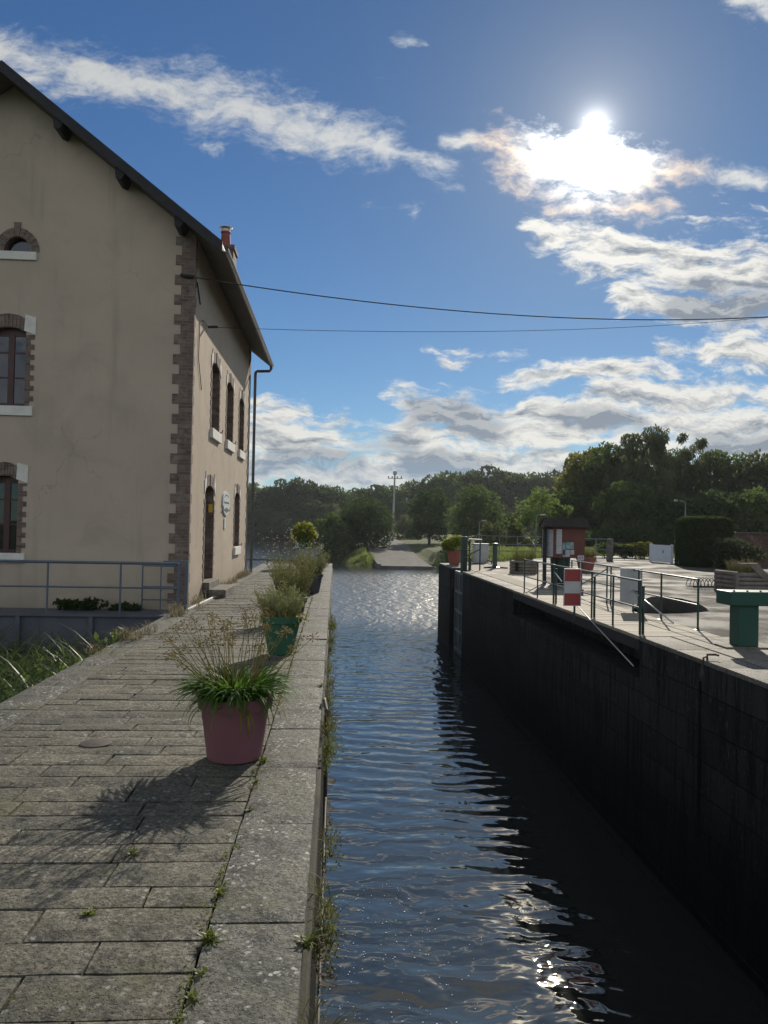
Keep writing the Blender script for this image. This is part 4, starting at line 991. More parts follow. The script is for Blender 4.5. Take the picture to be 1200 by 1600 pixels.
# trees and bushes on the lower bank beyond the lock
def on_bank(px, topy, y):
    q = at_y(px, topy, y); z0 = ground_z(q.x, y) - .1; return (q.x, y, z0), q.z - z0
def bank_tree(name, label, cat, px, topy, y, wpx, mat, **k):
    loc, h = on_bank(px, topy, y); return tree(name, label, cat, h, wpx * y / F, mat, loc, **k)
bank_tree('round_bush', 'broad dark domed bush left of the slipway below the far pole', 'bush', 571, 780, 124, 94, m_leaf_d, n=9000, size=.20, low=.0, gap=.02, gscale=.9, limbs=3, nl=20, k=.46)
bank_tree('waterside_bush', 'loose greener bush leaning over the water left of the domed bush', 'bush', 518, 797, 116, 62, m_leaf_m, n=4500, size=.22, low=.0, gap=.16, limbs=3, nl=12)
bank_tree('waterside_bush', 'small low bush at the tip of the bank nearest the river', 'bush', 540, 800, 122, 60, m_leaf_d, n=3500, size=.22, low=.0, gap=.1, limbs=3, nl=12)
bank_tree('round_tree', 'rounded dark tree right of the slipway top beside the pole', 'tree', 672, 763, 138, 72, m_leaf_d, n=8000, size=.24, low=.08, gap=.12, limbs=4, nl=18)
bank_tree('round_tree', 'rounded tree with a spiky green top behind the lock end pot', 'tree', 747, 760, 118, 90, m_leaf_m, n=9500, size=.21, low=.08, gap=.12, limbs=4, nl=20)
bank_tree('waterside_bush', 'pale olive bush behind the pole at the head of the slipway', 'bush', 640, 806, 165, 58, m_leaf_w, n=3500, size=.26, low=.0, gap=.1, limbs=3, nl=10)
bank_tree('airy_tree', 'bright light green feathery tree behind the notice board', 'tree', 848, 762, 84, 92, m_leaf_l, n=6500, size=.20, low=.22, gap=.42, gscale=.8, limbs=7, aspect=.38, nl=16)
bank_tree('airy_tree', 'small dark sapling left of the feathery light green tree', 'tree', 800, 803, 88, 46, m_leaf_m, n=2600, size=.16, low=.12, gap=.25, gscale=.9, limbs=4, nl=10)
bank_tree('garden_bush', 'low grey green bush beyond the lawn fence', 'bush', 768, 814, 70, 48, m_leaf_w, n=2600, size=.11, low=.0, gap=.1, limbs=3, nl=10)
# the tall belt of trees behind the car park
BELT = [('belt_tree', 'mid green tree rising just right of the yellow green tree', 938, 694, 100, 92, m_leaf_y, dict(n=9500, size=.25, low=.05, gap=.24)),
        ('belt_tree', 'yellow green tree at the left edge of the tall tree belt', 918, 702, 98, 88, m_leaf_y, dict(n=9500, size=.25, low=.05, gap=.24)),
        ('belt_tree', 'dark leafy tree between the yellow green tree and the tallest tree', 962, 690, 92, 88, m_leaf_m, dict(n=10000, size=.24, low=.05, gap=.22)),
        ('weeping_tree', 'tallest feathery weeping tree of the belt with a ragged top', 1010, 660, 86, 95, m_leaf_w, dict(n=15000, size=.30, low=.05, gap=.30, droop=1.3, aspect=.22, bark=m_birch, nl=22, k=.36)),
        ('weeping_tree', 'slender wispy tree with an open top right of the tallest tree', 1078, 666, 88, 62, m_leaf_w, dict(n=9500, size=.28, low=.08, gap=.40, droop=1.2, aspect=.22, bark=m_birch, nl=18, k=.34)),
        ('belt_tree', 'dark tree filling the gap between the two feathery trees', 1046, 705, 95, 80, m_leaf_d, dict(n=9000, size=.24, low=.02, gap=.15)),
        ('belt_tree', 'broad mid green tree above the clipped hedge', 1128, 700, 90, 95, m_leaf_m, dict(n=10000, size=.24, low=.02, gap=.2)),
        ('belt_tree', 'dark tree at the far right edge above the brown wall', 1190, 706, 86, 95, m_leaf_w, dict(n=10000, size=.24, low=.02, gap=.2)),
        ('belt_tree', 'outermost tree of the belt cut by the right picture edge', 1262, 700, 88, 110, m_leaf_d, dict(n=9000, size=.26, low=.02, gap=.15)),
        ('belt_tree', 'shorter dark tree under the yellow green tree behind the notice board', 892, 765, 88, 72, m_leaf_d, dict(n=7500, size=.22, low=.0, gap=.12)),
        ('belt_tree', 'shorter olive tree in front of the tallest weeping tree', 985, 752, 80, 84, m_leaf_m, dict(n=8000, size=.21, low=.0, gap=.14)),
        ('belt_tree', 'shorter dark tree standing left of the clipped hedge', 1052, 770, 76, 80, m_leaf_d, dict(n=7500, size=.20, low=.0, gap=.12)),
        ('belt_tree', 'shorter tree directly behind the clipped hedge', 1120, 768, 74, 90, m_leaf_d, dict(n=7500, size=.20, low=.0, gap=.12)),
        ('belt_tree', 'shorter olive tree behind the brown wall', 1188, 770, 72, 90, m_leaf_m, dict(n=7500, size=.20, low=.0, gap=.14))]
for nm, lb, px, ty, y, w, mt, kw in BELT:
    kw = dict(nl=24, limbs=7, gscale=.55) | kw; kw['n'] = int(kw['n'] * 1.5); kw['gap'] *= .7; w *= 1.30
    bank_tree(nm, lb, 'tree', px, ty, y, w, mt, **kw)
# undergrowth closing the foot of the belt and the lawn end
V = []; Qs = []; o_ = 0
for px in range(690, 1290, 9):
    y = 74 + rnd.uniform(-2, 3) if px > 860 else 92 + rnd.uniform(-2, 2); q = at_y(px, 842, y); z0 = ground_z(q.x, y); hh_ = rnd.uniform(1.6, 3.2)
    v, qd = leaf_cloud([((q.x, y, z0 + hh_ * .45), (1.3, 1.2, hh_ * .6))], 300, .20, gap=.05); V.append(v); Qs.append(qd + o_); o_ += len(v)
tag(np_mesh('undergrowth', np.concatenate(V), np.concatenate(Qs), m_leaf_d), 'dark scrub closing the foot of the tree belt beyond lawn and car park', 'undergrowth', kind='stuff')

# clipped hedge, shrub, low fence planting round the car park
def hedge(name, label, x0, x1, y0, y1, h, mat, n, size, rnd_=.35):
    root = thing(name, label, 'hedge', ((x0 + x1) / 2, (y0 + y1) / 2, 0)); cx, cy = (x0 + x1) / 2, (y0 + y1) / 2
    u = nr.uniform(-1, 1, (n, 3)); f = nr.integers(0, 3, n); sgn = nr.choice([-1, 1], n); u[np.arange(n), f] = sgn * (1 - nr.random(n) * .07)
    w = np.array([(x1 - x0) / 2, (y1 - y0) / 2, h / 2]); p = u * w
    ex_ = np.abs(p) - (w - rnd_); ex_ = np.maximum(ex_, 0); ex_[:, 2] *= (p[:, 2] > 0); L = np.linalg.norm(ex_, axis=1, keepdims=True); over = L > rnd_
    adj = np.where(over, ex_ * (1 - rnd_ / np.maximum(L, 1e-6)), 0) * np.sign(p); p = p - adj
    p[:, 2] += h / 2; p += nr.normal(size=p.shape) * .02
    a = rdir(n); b = np.cross(a, rdir(n)); b /= np.linalg.norm(b, axis=1, keepdims=True); s = size * (0.6 + .8 * nr.random(n))[:, None]
    V, Q = quads(p, a * s, b * s * .6); np_mesh('foliage', V, Q, mat, root)
    core = MB(); core.box((x0 + .12, y0 + .12, 0), (x1 - .12, y1 - .12, h - .12), bev=rnd_ * .8); core.build('twigs', m_bark, root)
    return root
ha = at_z(1052, 886, 0); hb = at_z(1148, 884, 0)
hedge('clipped_hedge', 'tall clipped dark green hedge block at the car park edge', at_y(1050, 870, ha.y + 2.2).x, at_y(1151, 880, ha.y).x, ha.y, ha.y + 2.2, at_y(1100, 807, ha.y).z, m_leaf_d, 16000, .055, .5)
def shrub(name, label, loc, w, d_, h, mat, n, size, gap=.15, cat='shrub', nl=9, aspect=.55, droop=0):
    root = thing(name, label, cat, loc)
    L = [((0, 0, h * .45), (w * .4, d_ * .4, h * .48))] + [((rnd.uniform(-.36, .36) * w, rnd.uniform(-.3, .3) * d_, h * rnd.uniform(.25, .72)), (w * .22, d_ * .25, h * .26)) for _ in range(nl)]
    V, Q = leaf_cloud(L, n, size, droop, .5, gap, 2.2, aspect=aspect, seed=rnd.uniform(0, 50)); np_mesh('foliage', V, Q, mat, root)
    mb = MB()
    for i in range(5): a = rnd.uniform(0, 6.3); mb.tube([(0.05 * math.cos(a), .05 * math.sin(a), -.05), (w * .15 * math.cos(a), d_ * .15 * math.sin(a), h * .35), (w * .3 * math.cos(a), d_ * .3 * math.sin(a), h * .65)], [.03, .02, .008], 5)
    o = mb.build('stem', m_bark); o.parent = root
    return root
m_laurel = leafmat('glossy_laurel', (0.05, 0.075, 0.025), (0.085, 0.10, 0.04), (0.05, 0.06, 0.03), .3, .22, 2.0)
q = at_z(1146, 890, 0); shrub('laurel_shrub', 'spreading glossy leaved shrub in front of the clipped hedge', (q.x, q.y, 0), 2.6, 1.6, 1.55, m_laurel, 4200, .075)
for i, (px, py, y, w, h, mt, lb) in enumerate(((948, 876, 47, 2.2, 1.05, m_leaf_m, 'dark green shrub growing through the low wire fence right of the notice board'), (977, 877, 46.5, 1.6, .9, m_leaf_w, 'greyish low shrub by the wire fence post'), (1003, 879, 46, 1.5, 1.1, m_leaf_y, 'yellow green rounded shrub just left of the white gate'))):
    q = at_y(px, py, y); shrub('fence_shrub', lb, (q.x, y, 0), w, 1.0, h, mt, 1500, .08)

# ------------------------------------------------------------------ grass, reeds, weeds
def blades(P, h, w, bend, n=4):
    """curved grass blades at points P -> quads strips"""
    m = len(P); a = nr.uniform(0, 2 * PI, m); dr = np.stack([np.cos(a), np.sin(a), np.zeros(m)], 1); sd = np.stack([-np.sin(a), np.cos(a), np.zeros(m)], 1)
    hh = h * (0.5 + nr.random(m)); bb = bend * (0.4 + nr.random(m)); V = np.empty((m, n + 1, 2, 3)); ww = w * (0.6 + .8 * nr.random(m))
    for i in range(n + 1):
        u = i / n; c = P + dr * (hh * bb * u * u)[:, None]; c[:, 2] += hh * (u - 0.42 * bb * u * u * u); k = (ww * (1 - u ** 2) + .0008)[:, None]
        V[:, i, 0] = c - sd * k; V[:, i, 1] = c + sd * k
    base = np.arange(m)[:, None] * (n + 1) * 2; Q = np.concatenate([base + np.array([[2 * i, 2 * i + 1, 2 * i + 3, 2 * i + 2]]) for i in range(n)], 0)
    return V.reshape(-1, 3), Q
m_grass = leafmat('grass_blades', (0.10, 0.16, 0.03), (0.17, 0.22, 0.05), (0.18, 0.18, 0.07), .5, .6, .4)
m_reed = leafmat('reed_blades', (0.045, 0.085, 0.022), (0.10, 0.145, 0.045), (0.05, 0.085, 0.025), .40, .45, .8)
m_weed = leafmat('weed_leaves', (0.10, 0.15, 0.025), (0.16, 0.19, 0.04), (0.12, 0.13, 0.035), .4, .45, 6)
m_bram = leafmat('bramble_leaves', (0.08, 0.15, 0.025), (0.13, 0.21, 0.035), (0.06, 0.11, 0.022), .4, .4, 1.5)
m_dry = leafmat('dry_stems', (0.18, 0.15, 0.085), (0.26, 0.22, 0.13), (0.20, 0.18, 0.10), .3, .7, 4)
P = []
for _ in range(9000):                                  # lawn between lock end and trees
    y = rnd.uniform(40, 68); x = rnd.uniform(6.5 + (y - 37) * .11, 6.5 + (y - 39) * 1.1 if y < 50 else 24)
    P.append((x, y, ground_z(x, y)))
V, Q = blades(np.array(P), .30, .022, .6, 3); tag(np_mesh('grass', V, Q, m_grass), 'rough sunlit lawn beyond the lock end', 'grass', kind='stuff')
P = []
for _ in range(7500):                                  # the low bank left of the slipway
    y = 95.5 + rnd.random() ** 1.6 * 16; x = rnd.uniform(.6 - (y - 94) * .1, 5.3); P.append((x, y, ground_z(x, y) - .05))
V, Q = blades(np.array(P), .75, .045, .6, 3); tag(np_mesh('grass', V, Q, m_grass), 'tall green bank grass left of the slipway', 'grass', kind='stuff')
P = []
for _ in range(9000):                                  # reeds left of the lock side
    y = rnd.uniform(5.5, 13.6); x = -3.15 - rnd.random() ** 1.2 * 5.0
    if noise.noise((x * .7, y * .7, 2)) < -.30: continue
    P.append((x, y, ground_z(x, y) - .05))
V, Q = blades(np.array(P), 1.15, .016, 1.1, 6); tag(np_mesh('reeds', V, Q, m_reed), 'glinting arched reed blades in the hollow left of the path', 'reeds', kind='stuff')
V = []; Qs = []; o_ = 0
for _ in range(260):
    y = rnd.uniform(6, 13.8); x = rnd.uniform(-8.5, -3.2); z0 = ground_z(x, y)
    v, qd = leaf_cloud([((x, y, z0 + .3), (.5, .5, .5))], 150, .045, gap=.15, gscale=2); V.append(v); Qs.append(qd + o_); o_ += len(v)
tag(np_mesh('undergrowth', np.concatenate(V), np.concatenate(Qs), m_bram), 'leafy weeds and nettles among the reeds left of the path', 'undergrowth', kind='stuff')
shrub('bramble_bush', 'bright green bramble bush poking up behind the path edge under the footbridge end', (-3.55, 12.7, -1.9), 1.1, .9, 2.0, m_bram, 1500, .06, cat='bush')
shrub('bramble_bush', 'lower yellow green bramble bush beside the reeds at the path edge', (-3.5, 10.7, -1.5), 1.0, .8, 1.35, m_bram, 1200, .055, cat='bush')
shrub('ivy_clump', 'dark low ivy clump on the footbridge deck against the gable', (-5.0, 15.65, -.17), 1.2, .4, .34, m_leaf_d, 900, .05, cat='ivy')
shrub('ivy_clump', 'small dark ivy sprig on the footbridge deck near the side gate', (-4.2, 15.7, -.17), .7, .35, .24, m_leaf_d, 420, .045, cat='ivy')

def tuft(name, label, loc, r, h, nb, mat=None, leafy=0):
    root = thing(name, label, 'weed', loc); P = np.stack([nr.normal(0, r * .35, nb), nr.normal(0, r * .35, nb), np.full(nb, -.02)], 1)
    V, Q = blades(P, h, .006, .9, 4); np_mesh('blades', V, Q, mat or m_weed, root)
    if leafy:
        V, Q = leaf_cloud([((0, 0, h * .3), (r, r, h * .4))], leafy, .012, gap=0); np_mesh('leaves', V, Q, mat or m_weed, root)
for px, py, r, h, nb, lf, lb in ((328, 1470, .05, .075, 46, 60, 'largest bright weed tuft in the joint beside the near coping stone'), (140, 1427, .04, .05, 34, 20, 'lone star shaped weed in a joint on the open paving, lower left'),
        (207, 1335, .035, .06, 26, 20, 'upright little weed in the shadow of the red pot'), (315, 1522, .03, .05, 24, 20, 'weed below the largest tuft in the coping joint'), (303, 1562, .03, .05, 26, 20, 'lowest weed tuft in the coping joint near the camera'),
        (411, 1190, .05, .06, 26, 90, 'leafy weed patch at the right foot of the red pot'), (480, 1472, .05, .08, 34, 40, 'weed tuft at the canal edge between two near coping stones'), (347, 1395, .035, .05, 22, 24, 'small dark weed at the corner of a coping stone'),
        (400, 1222, .03, .04, 18, 18, 'tiny weed in the joint just below the red pot'), (391, 1265, .03, .045, 20, 18, 'yellowish weed in the joint midway down the pot shadow'), (500, 1072, .05, .05, 24, 40, 'mossy weed beside the iron hook on the coping edge')):
    q = at_z(px, py, 0); tuft('weed_tuft', lb, (q.x, q.y, 0), r * .62, h * .72, int(nb * .8), leafy=lf // 2)
# litter of dry leaf scraps and grit blown against the joints
V = []; Qs = []; n_ = 0
for _ in range(620):
    y = 2.3 + rnd.random() ** 1.3 * 11; x = (CR + rnd.gauss(0, .05)) if rnd.random() < .55 else rnd.uniform(CL, LX1 - .05)
    r = rnd.uniform(.004, .013); a = rnd.uniform(0, 6.3); z = .004 + rnd.random() * .004; e = rnd.uniform(.3, .7)
    u = Vector((math.cos(a), math.sin(a), rnd.uniform(-.2, .3))) * r; v = Vector((-math.sin(a), math.cos(a), rnd.uniform(-.3, .5))) * r * e; c = Vector((x, y, z))
    V += [c - u, c + v, c + u, c - v]; Qs.append((n_, n_ + 1, n_ + 2, n_ + 3)); n_ += 4
tag(np_mesh('leaf_litter', V, Qs, leafmat('litter_scraps', (.10, .075, .045), (.19, .145, .085), (.07, .06, .045), .15, .8, 20)), 'dry leaf scraps and grit scattered over the paving', 'litter', kind='stuff')
# small weeds in the joint between paving and coping, dry tufts further along
V = []; Qs = []; o_ = 0
for _ in range(420):
    y = 2.2 + rnd.random() ** 1.4 * 16; x = CR + rnd.gauss(0, .022) if rnd.random() < .8 else CR - rnd.random() * 1.9
    if noise.noise((x, y * 1.4, 5)) < -.05: continue
    v, qd = leaf_cloud([((x, y, .002), (.012, .03, .009))], 12, .0055); V.append(v); Qs.append(qd + o_); o_ += len(v)
tag(np_mesh('weeds', np.concatenate(V), np.concatenate(Qs), m_weed), 'tiny weeds sprouting in the paving joints', 'weeds', kind='stuff')
V = []; Qs = []; o_ = 0
for _ in range(62):                                    # weeds on the ledge of the lock wall
    y = 2.6 + rnd.random() ** 1.2 * 13; x = LX1 + .045 + abs(rnd.gauss(0, .02)); z = -.12 - rnd.random() * .25; big = rnd.random()
    if noise.noise((y * 1.1, 3, 5)) < -.05: continue
    v, qd = leaf_cloud([((x + .03 * big, y, z), (.06 + .05 * big, .09, .06 + .07 * big))], int(60 + 120 * big), .009, droop=.3); V.append(v); Qs.append(qd + o_); o_ += len(v)
    P = np.stack([np.full(14, x) + nr.normal(0, .02, 14), np.full(14, y) + nr.normal(0, .05, 14), np.full(14, z)], 1); v, qd = blades(P, .16, .0025, .9, 4); V.append(v); Qs.append(qd + o_); o_ += len(v)
m_wallweed = leafmat('wall_weeds', (0.08, 0.12, 0.03), (0.15, 0.17, 0.05), (0.14, 0.12, 0.06), .35, .6, 5)
tag(np_mesh('wall_weeds', np.concatenate(V), np.concatenate(Qs), m_wallweed), 'straggling weeds rooted in the ledge above the water', 'weeds', kind='stuff')
V = []; Qs = []; o_ = 0
for _ in range(60):                                    # dry weeds at the foot of the house front and along the outer coping
    if rnd.random() < .55: y = rnd.uniform(16.2, 26); x = HX + .03 + rnd.random() * .15
    else: y = rnd.uniform(10, 15.8); x = LX0 + rnd.random() * .45
    if noise.noise((y * .8, 8, 5)) < -.1 or f_door[0] - .5 < y < f_door[1] + .5: continue
    P = np.stack([x + nr.normal(0, .06, 26), y + nr.normal(0, .12, 26), np.zeros(26)], 1); v, qd = blades(P, .20, .005, 1.0, 4); V.append(v); Qs.append(qd + o_); o_ += len(v)
tag(np_mesh('dry_weeds', np.concatenate(V), np.concatenate(Qs), m_dry), 'dry grass at the foot of the house front and path edge', 'weeds', kind='stuff')

# ------------------------------------------------------------------ flower pots on the left lock side
m_pot_r = simple('red_plastic_pot', (0.165, 0.066, 0.080), (0.195, 0.080, 0.094), 3, 0.55, bump=.10, bscale=60, c3=(0.17, 0.092, 0.095))
m_pot_g = simple('green_pot', (0.020, 0.092, 0.050), (0.028, 0.11, 0.060), 3, 0.5, bump=.08)
m_pot_k = simple('dark_pot', (0.03, 0.032, 0.036), (0.05, 0.05, 0.055), 3, 0.6, bump=.08)
m_pot_t = simple('brick_red_pot', (0.26, 0.075, 0.055), (0.32, 0.095, 0.07), 3, 0.7, bump=.1)
m_earth = simple('potting_soil', (0.02, 0.015, 0.011), (0.035, 0.028, 0.02), 9, .95, bump=.8)
def pot(name, label, x, y, rb, rt, h, mat, z=0, rim=.09, group='flower pots along the lock'):
    root = thing(name, label, 'flower pot', (x, y, z), 0, group)
    mb = MB(); q = rt - .012
    prof = [(0, 0), (rb * .9, 0), (rb, .008), (rb + (q - rb) * .5, h * .45), (q - .008, h - rim), (rt + .004, h - rim + .006), (rt + .012, h - .008), (rt + .006, h), (rt - .012, h), (rt - .02, h - .05), (rt * .6, h - .065)]
    o = mb.lathe(prof, (0, 0, 0), 48).build('pot_body', mat, smooth=True, auto=35); o.parent = root
    o = MB().lathe([(rt - .018, h - .055), (rt * .5, h - .035), (0, h - .03)], (0, 0, 0), 24).build('soil', m_earth, smooth=True); o.parent = root
    return root
def curve_strip(p0, dirv, L, w, drop, n=7, lift=1.0, fold=.35):
    """a strap leaf: rises, arches and hangs"""
    d = Vector(dirv); d.z = 0; d.normalize(); sd = Vector((-d.y, d.x, 0)); vs = []; el0 = lift
    p = Vector(p0); el = el0
    for i in range(n + 1):
        u = i / n; ww = w * (0.75 + .6 * u - 1.25 * u ** 2.4 + .02) * .5
        nrm = Vector((-d.x * math.sin(el), -d.y * math.sin(el), math.cos(el)))
        vs += [p - sd * ww + nrm * ww * fold, p, p + sd * ww + nrm * ww * fold]
        el -= drop / n; p = p + (d * math.cos(el) + Vector((0, 0, math.sin(el)))) * (L / n)
    fs = [(3 * i + j, 3 * i + j + 1, 3 * i + j + 4, 3 * i + j + 3) for i in range(n) for j in (0, 1)]
    return vs, fs
pr_ = at_z(362, 1192, 0)
p1 = pot('flower_pot', 'large red pot of arching strap leaves and dry seed stalks nearest the camera', pr_.x, pr_.y + .14, .195, .262, .455, m_pot_r)
# agapanthus
m_strap = leafmat('strap_leaves', (0.05, 0.12, 0.02), (0.085, 0.18, 0.028), (0.10, 0.19, 0.03), .48, .52, 5)
mb = MB()
for i in range(430):
    a = rnd.uniform(0, 2 * PI); r0 = .21 * math.sqrt(rnd.random()); ph = a + rnd.gauss(0, .5)
    L = rnd.uniform(.24, .40); lift = rnd.uniform(1.05, 1.5) - r0 * 1.3
    vs, fs = curve_strip((r0 * math.cos(a), r0 * math.sin(a), .44), (math.cos(ph), math.sin(ph), 0), L, rnd.uniform(.016, .028), rnd.uniform(.7, 1.7) + r0 * 2.2, 8, lift); mb.add(vs, fs)
o = mb.build('leaves', m_strap, smooth=True, fix=False); o.parent = p1
m_yel = leafmat('yellowed_leaves', (0.22, 0.17, 0.04), (0.30, 0.24, 0.07), (0.18, 0.17, 0.04), .35, .5, 5)
mb = MB()
for i in range(22):
    a = rnd.uniform(0, 2 * PI); r0 = rnd.uniform(.12, .2)
    vs, fs = curve_strip((r0 * math.cos(a), r0 * math.sin(a), .38), (math.cos(a + rnd.gauss(0, .4)), math.sin(a + rnd.gauss(0, .4)), 0), rnd.uniform(.3, .42), .018, rnd.uniform(2.0, 3.0), 8, rnd.uniform(.6, 1.0)); mb.add(vs, fs)
o = mb.build('yellow_leaves', m_yel, smooth=True, fix=False); o.parent = p1
m_stalk = leafmat('seed_stalks', (0.22, 0.21, 0.08), (0.32, 0.26, 0.12), (0.20, 0.22, 0.07), .45, .6, 6)
m_seed = leafmat('seed_heads', (0.24, 0.22, 0.08), (0.38, 0.29, 0.16), (0.28, 0.27, 0.09), .5, .6, 8)
for i in range(56):
    mb = MB(); sb_ = MB()
    if i < 18: a = PI + rnd.gauss(0, .55); lean = rnd.uniform(.45, .85)
    elif i < 26: a = rnd.gauss(-.1, .4); lean = rnd.uniform(.45, .8)
    else: a = rnd.uniform(0, 2 * PI); lean = rnd.uniform(.02, .28)
    r0 = .15 * math.sqrt(rnd.random()); L = rnd.uniform(.44, .70) if lean < .4 else rnd.uniform(.5, .68)
    d = Vector((math.cos(a) * math.sin(lean), math.sin(a) * math.sin(lean), math.cos(lean))); b0 = Vector((r0 * math.cos(a), r0 * math.sin(a), .40))
    mid = b0 + d * L * .55 + Vector((rnd.gauss(0, .012), rnd.gauss(0, .012), .012)); tip = b0 + d * L + Vector((rnd.gauss(0, .015), rnd.gauss(0, .015), -lean * .03))
    mb.tube([b0, mid, tip], [.0034, .0027, .0020], 5)
    for j in range(rnd.randint(8, 16)):
        v = Vector((rnd.gauss(0, 1), rnd.gauss(0, 1), rnd.gauss(.35, .8))).normalized(); l = rnd.uniform(.022, .045); e = tip + v * l + Vector((0, 0, -.005))
        sb_.tube([tip, tip + v * l * .6, e], [.0011, .0010, .001], 3, caps=False)
        sb_.tube([e - v * .002, e + v * .006, e + v * .017 - Vector((0, 0, .004))], [.0022, .0042, .0012], 5)
    o = mb.build('seed_stalk', m_stalk, smooth=True); o.parent = p1
    q_ = sb_.build('seed_head', m_seed, smooth=True); q_.parent = o
# a cream spent flower low at the front
mb = MB(); m_cream = simple('cream_petals', (.55, .50, .38), (.65, .60, .45), 9, .7)
c0 = Vector((.03, -.30, .50)); mb.tube([c0 + Vector((0, .06, -.02)), c0], .004, 5)
for j in range(9):
    v = Vector((rnd.gauss(0, 1), rnd.gauss(-.4, .6), rnd.gauss(.1, .7))).normalized(); mb.tube([c0, c0 + v * .03, c0 + v * .045 + Vector((0, 0, -.03))], [.002, .007, .004], 5)
o = mb.build('spent_flower', m_cream, smooth=True); o.parent = p1

def bushy(root, z0, w, h, nst, mat, leaf, nl, flowers=None, spread=.5, stemmat=None, name='stem'):
    """many thin branching stems set with small narrow leaves"""
    mb = MB(); C = []; A = []; B = []; FP = []
    for i in range(nst):
        a = rnd.uniform(0, 2 * PI); r0 = w * .30 * math.sqrt(rnd.random()); ln = rnd.random() ** .8 * spread; L = h * rnd.uniform(.55, 1.05) * (1 - .25 * ln)
        b0 = Vector((r0 * math.cos(a), r0 * math.sin(a), z0)); d = Vector((math.cos(a) * ln, math.sin(a) * ln, 1)).normalized()
        sideb = Vector((rnd.gauss(0, .07), rnd.gauss(0, .07), -.10 * ln)) * L * 1.2
        pts = [b0 + d * L * u + sideb * u * u for u in (0, .33, .66, 1)]; mb.tube(pts, [.0045, .0035, .0025, .0012], 4, caps=False)
        for j in range(nl):
            u = .12 + .88 * (j + rnd.random()) / nl; k = min(2, int(u * 3)); p = pts[k].lerp(pts[k + 1], u * 3 - k)
            v = Vector((rnd.gauss(0, 1), rnd.gauss(0, 1), rnd.gauss(.5, .7))).normalized(); s = leaf * rnd.uniform(.6, 1.3)
            C.append(p + v * s); A.append(v * s); B.append(v.orthogonal().normalized() * s * .26)
        if flowers: FP.append(pts[3])
    o = mb.build(name, stemmat or m_stalk, fix=False); o['kind'] = 'stuff'; o.parent = root
    V, Q = quads(np.array(C), np.array(A), np.array(B)); np_mesh('leaves', V, Q, mat, root)
    return FP
m_grey = leafmat('grey_green_leaves', (0.15, 0.175, 0.085), (0.23, 0.24, 0.13), (0.16, 0.20, 0.08), .5, .6, 6)
m_olive = leafmat('olive_leaves', (0.12, 0.145, 0.05), (0.19, 0.20, 0.08), (0.14, 0.14, 0.055), .5, .55, 5)
q = at_z(437, 1024, 0)
p2 = pot('flower_pot', 'green pot with a dense grey green bushy plant, second from the camera', q.x, q.y + .15, .16, .265, .50, m_pot_g)
bushy(p2, .46, .62, .52, 170, m_grey, .020, 26, spread=.75)
mb = MB(); V, Q = leaf_cloud([((.16, -.12, .47), (.22, .16, .10))], 260, .018, droop=.6); np_mesh('trailing_leaves', V, Q, m_yel, p2)
q = at_z(466, 944, 0)
p3 = pot('flower_pot', 'dark pot almost hidden by a twiggy olive plant, third from the camera', -.72, 13.6, .17, .25, .42, m_pot_k)
bushy(p3, .38, .62, .85, 150, m_olive, .026, 26, spread=.55)
p4 = pot('flower_pot', 'dark pot with a pale silvery bush, fourth from the camera', -.56, 19.2, .19, .28, .48, m_pot_k)
bushy(p4, .44, .8, .75, 170, m_grey, .030, 24, spread=.85)
gr_ = pot('flower_pot', 'dark pot of tall thin stems dotted with tiny pale flowers along the path', -1.1, 17.4, .17, .25, .42, m_pot_k)
FP = bushy(gr_, .38, .7, 1.35, 46, m_olive, .026, 12, flowers=True, spread=.8)
m_fl = simple('pale_pink_petals', (.75, .55, .60), (.85, .75, .76), 30, .6)
fm = MB()
for p in FP:
    for j in range(rnd.randint(1, 4)):
        c = p + Vector((rnd.gauss(0, .05), rnd.gauss(0, .05), rnd.gauss(0, .09)))
        for k in range(4): a = k * PI / 2 + rnd.random(); fm.add([c, c + Vector((.011 * math.cos(a), .008, .011 * math.sin(a))), c + Vector((.017 * math.cos(a + .4), 0, .017 * math.sin(a + .4))), c + Vector((.011 * math.cos(a + .8), -.008, .011 * math.sin(a + .8)))], [(0, 1, 2, 3)])
o = fm.build('flowers', m_fl, fix=False); o['kind'] = 'stuff'; o.parent = gr_
# yellowing bush in a raised pot at the far end of the path
ps = at_y(474, 880, 30.5); stnd = thing('plant_stand', 'tall dark post stand carrying the far yellow bush', 'stand', (ps.x, 30.5, 0))
mb = MB(); 
for sx in (-.22, .22):
    mb.box((ps.x + sx - .03, 30.47, 0), (ps.x + sx + .03, 30.53, .72))
mb.box((ps.x - .42, 30.3, .72), (ps.x + .30, 30.72, .78)); mb.box((ps.x - .3, 30.46, .3), (ps.x + .3, 30.54, .36)); mb.build('frame', m_steel, stnd)
p5 = pot('flower_pot', 'green pot with a rounded yellow bush on the stand at the path end', ps.x, 30.5, .16, .24, .36, m_pot_g, .78)
m_gold = leafmat('golden_leaves', (0.17, 0.21, 0.035), (0.27, 0.29, 0.05), (0.15, 0.19, 0.03), .5, .5, 3)
V, Q = leaf_cloud([((0, 0, .62), (.46, .42, .42)), ((.15, 0, .4), (.4, .4, .34)), ((-.2, 0, .5), (.34, .34, .3))], 2200, .055, gap=.1, gscale=3); np_mesh('foliage', V, Q, m_gold, p5)
pr2 = thing('pipe_rail', 'thin dark pipe rail reaching from the path end out over the river', 'rail', (-3, 33.6, 0))
MB().tube([(-5.6, 33.7, .12), (-.2, 33.7, .12)], .03, 8).build('pipe', m_iron, pr2)
mb = MB()
for x in (-2.9, -.6): mb.tube([(x, 33.7, -.05), (x, 33.7, .12)], .03, 8)
mb.build('stub_post', m_iron, pr2)

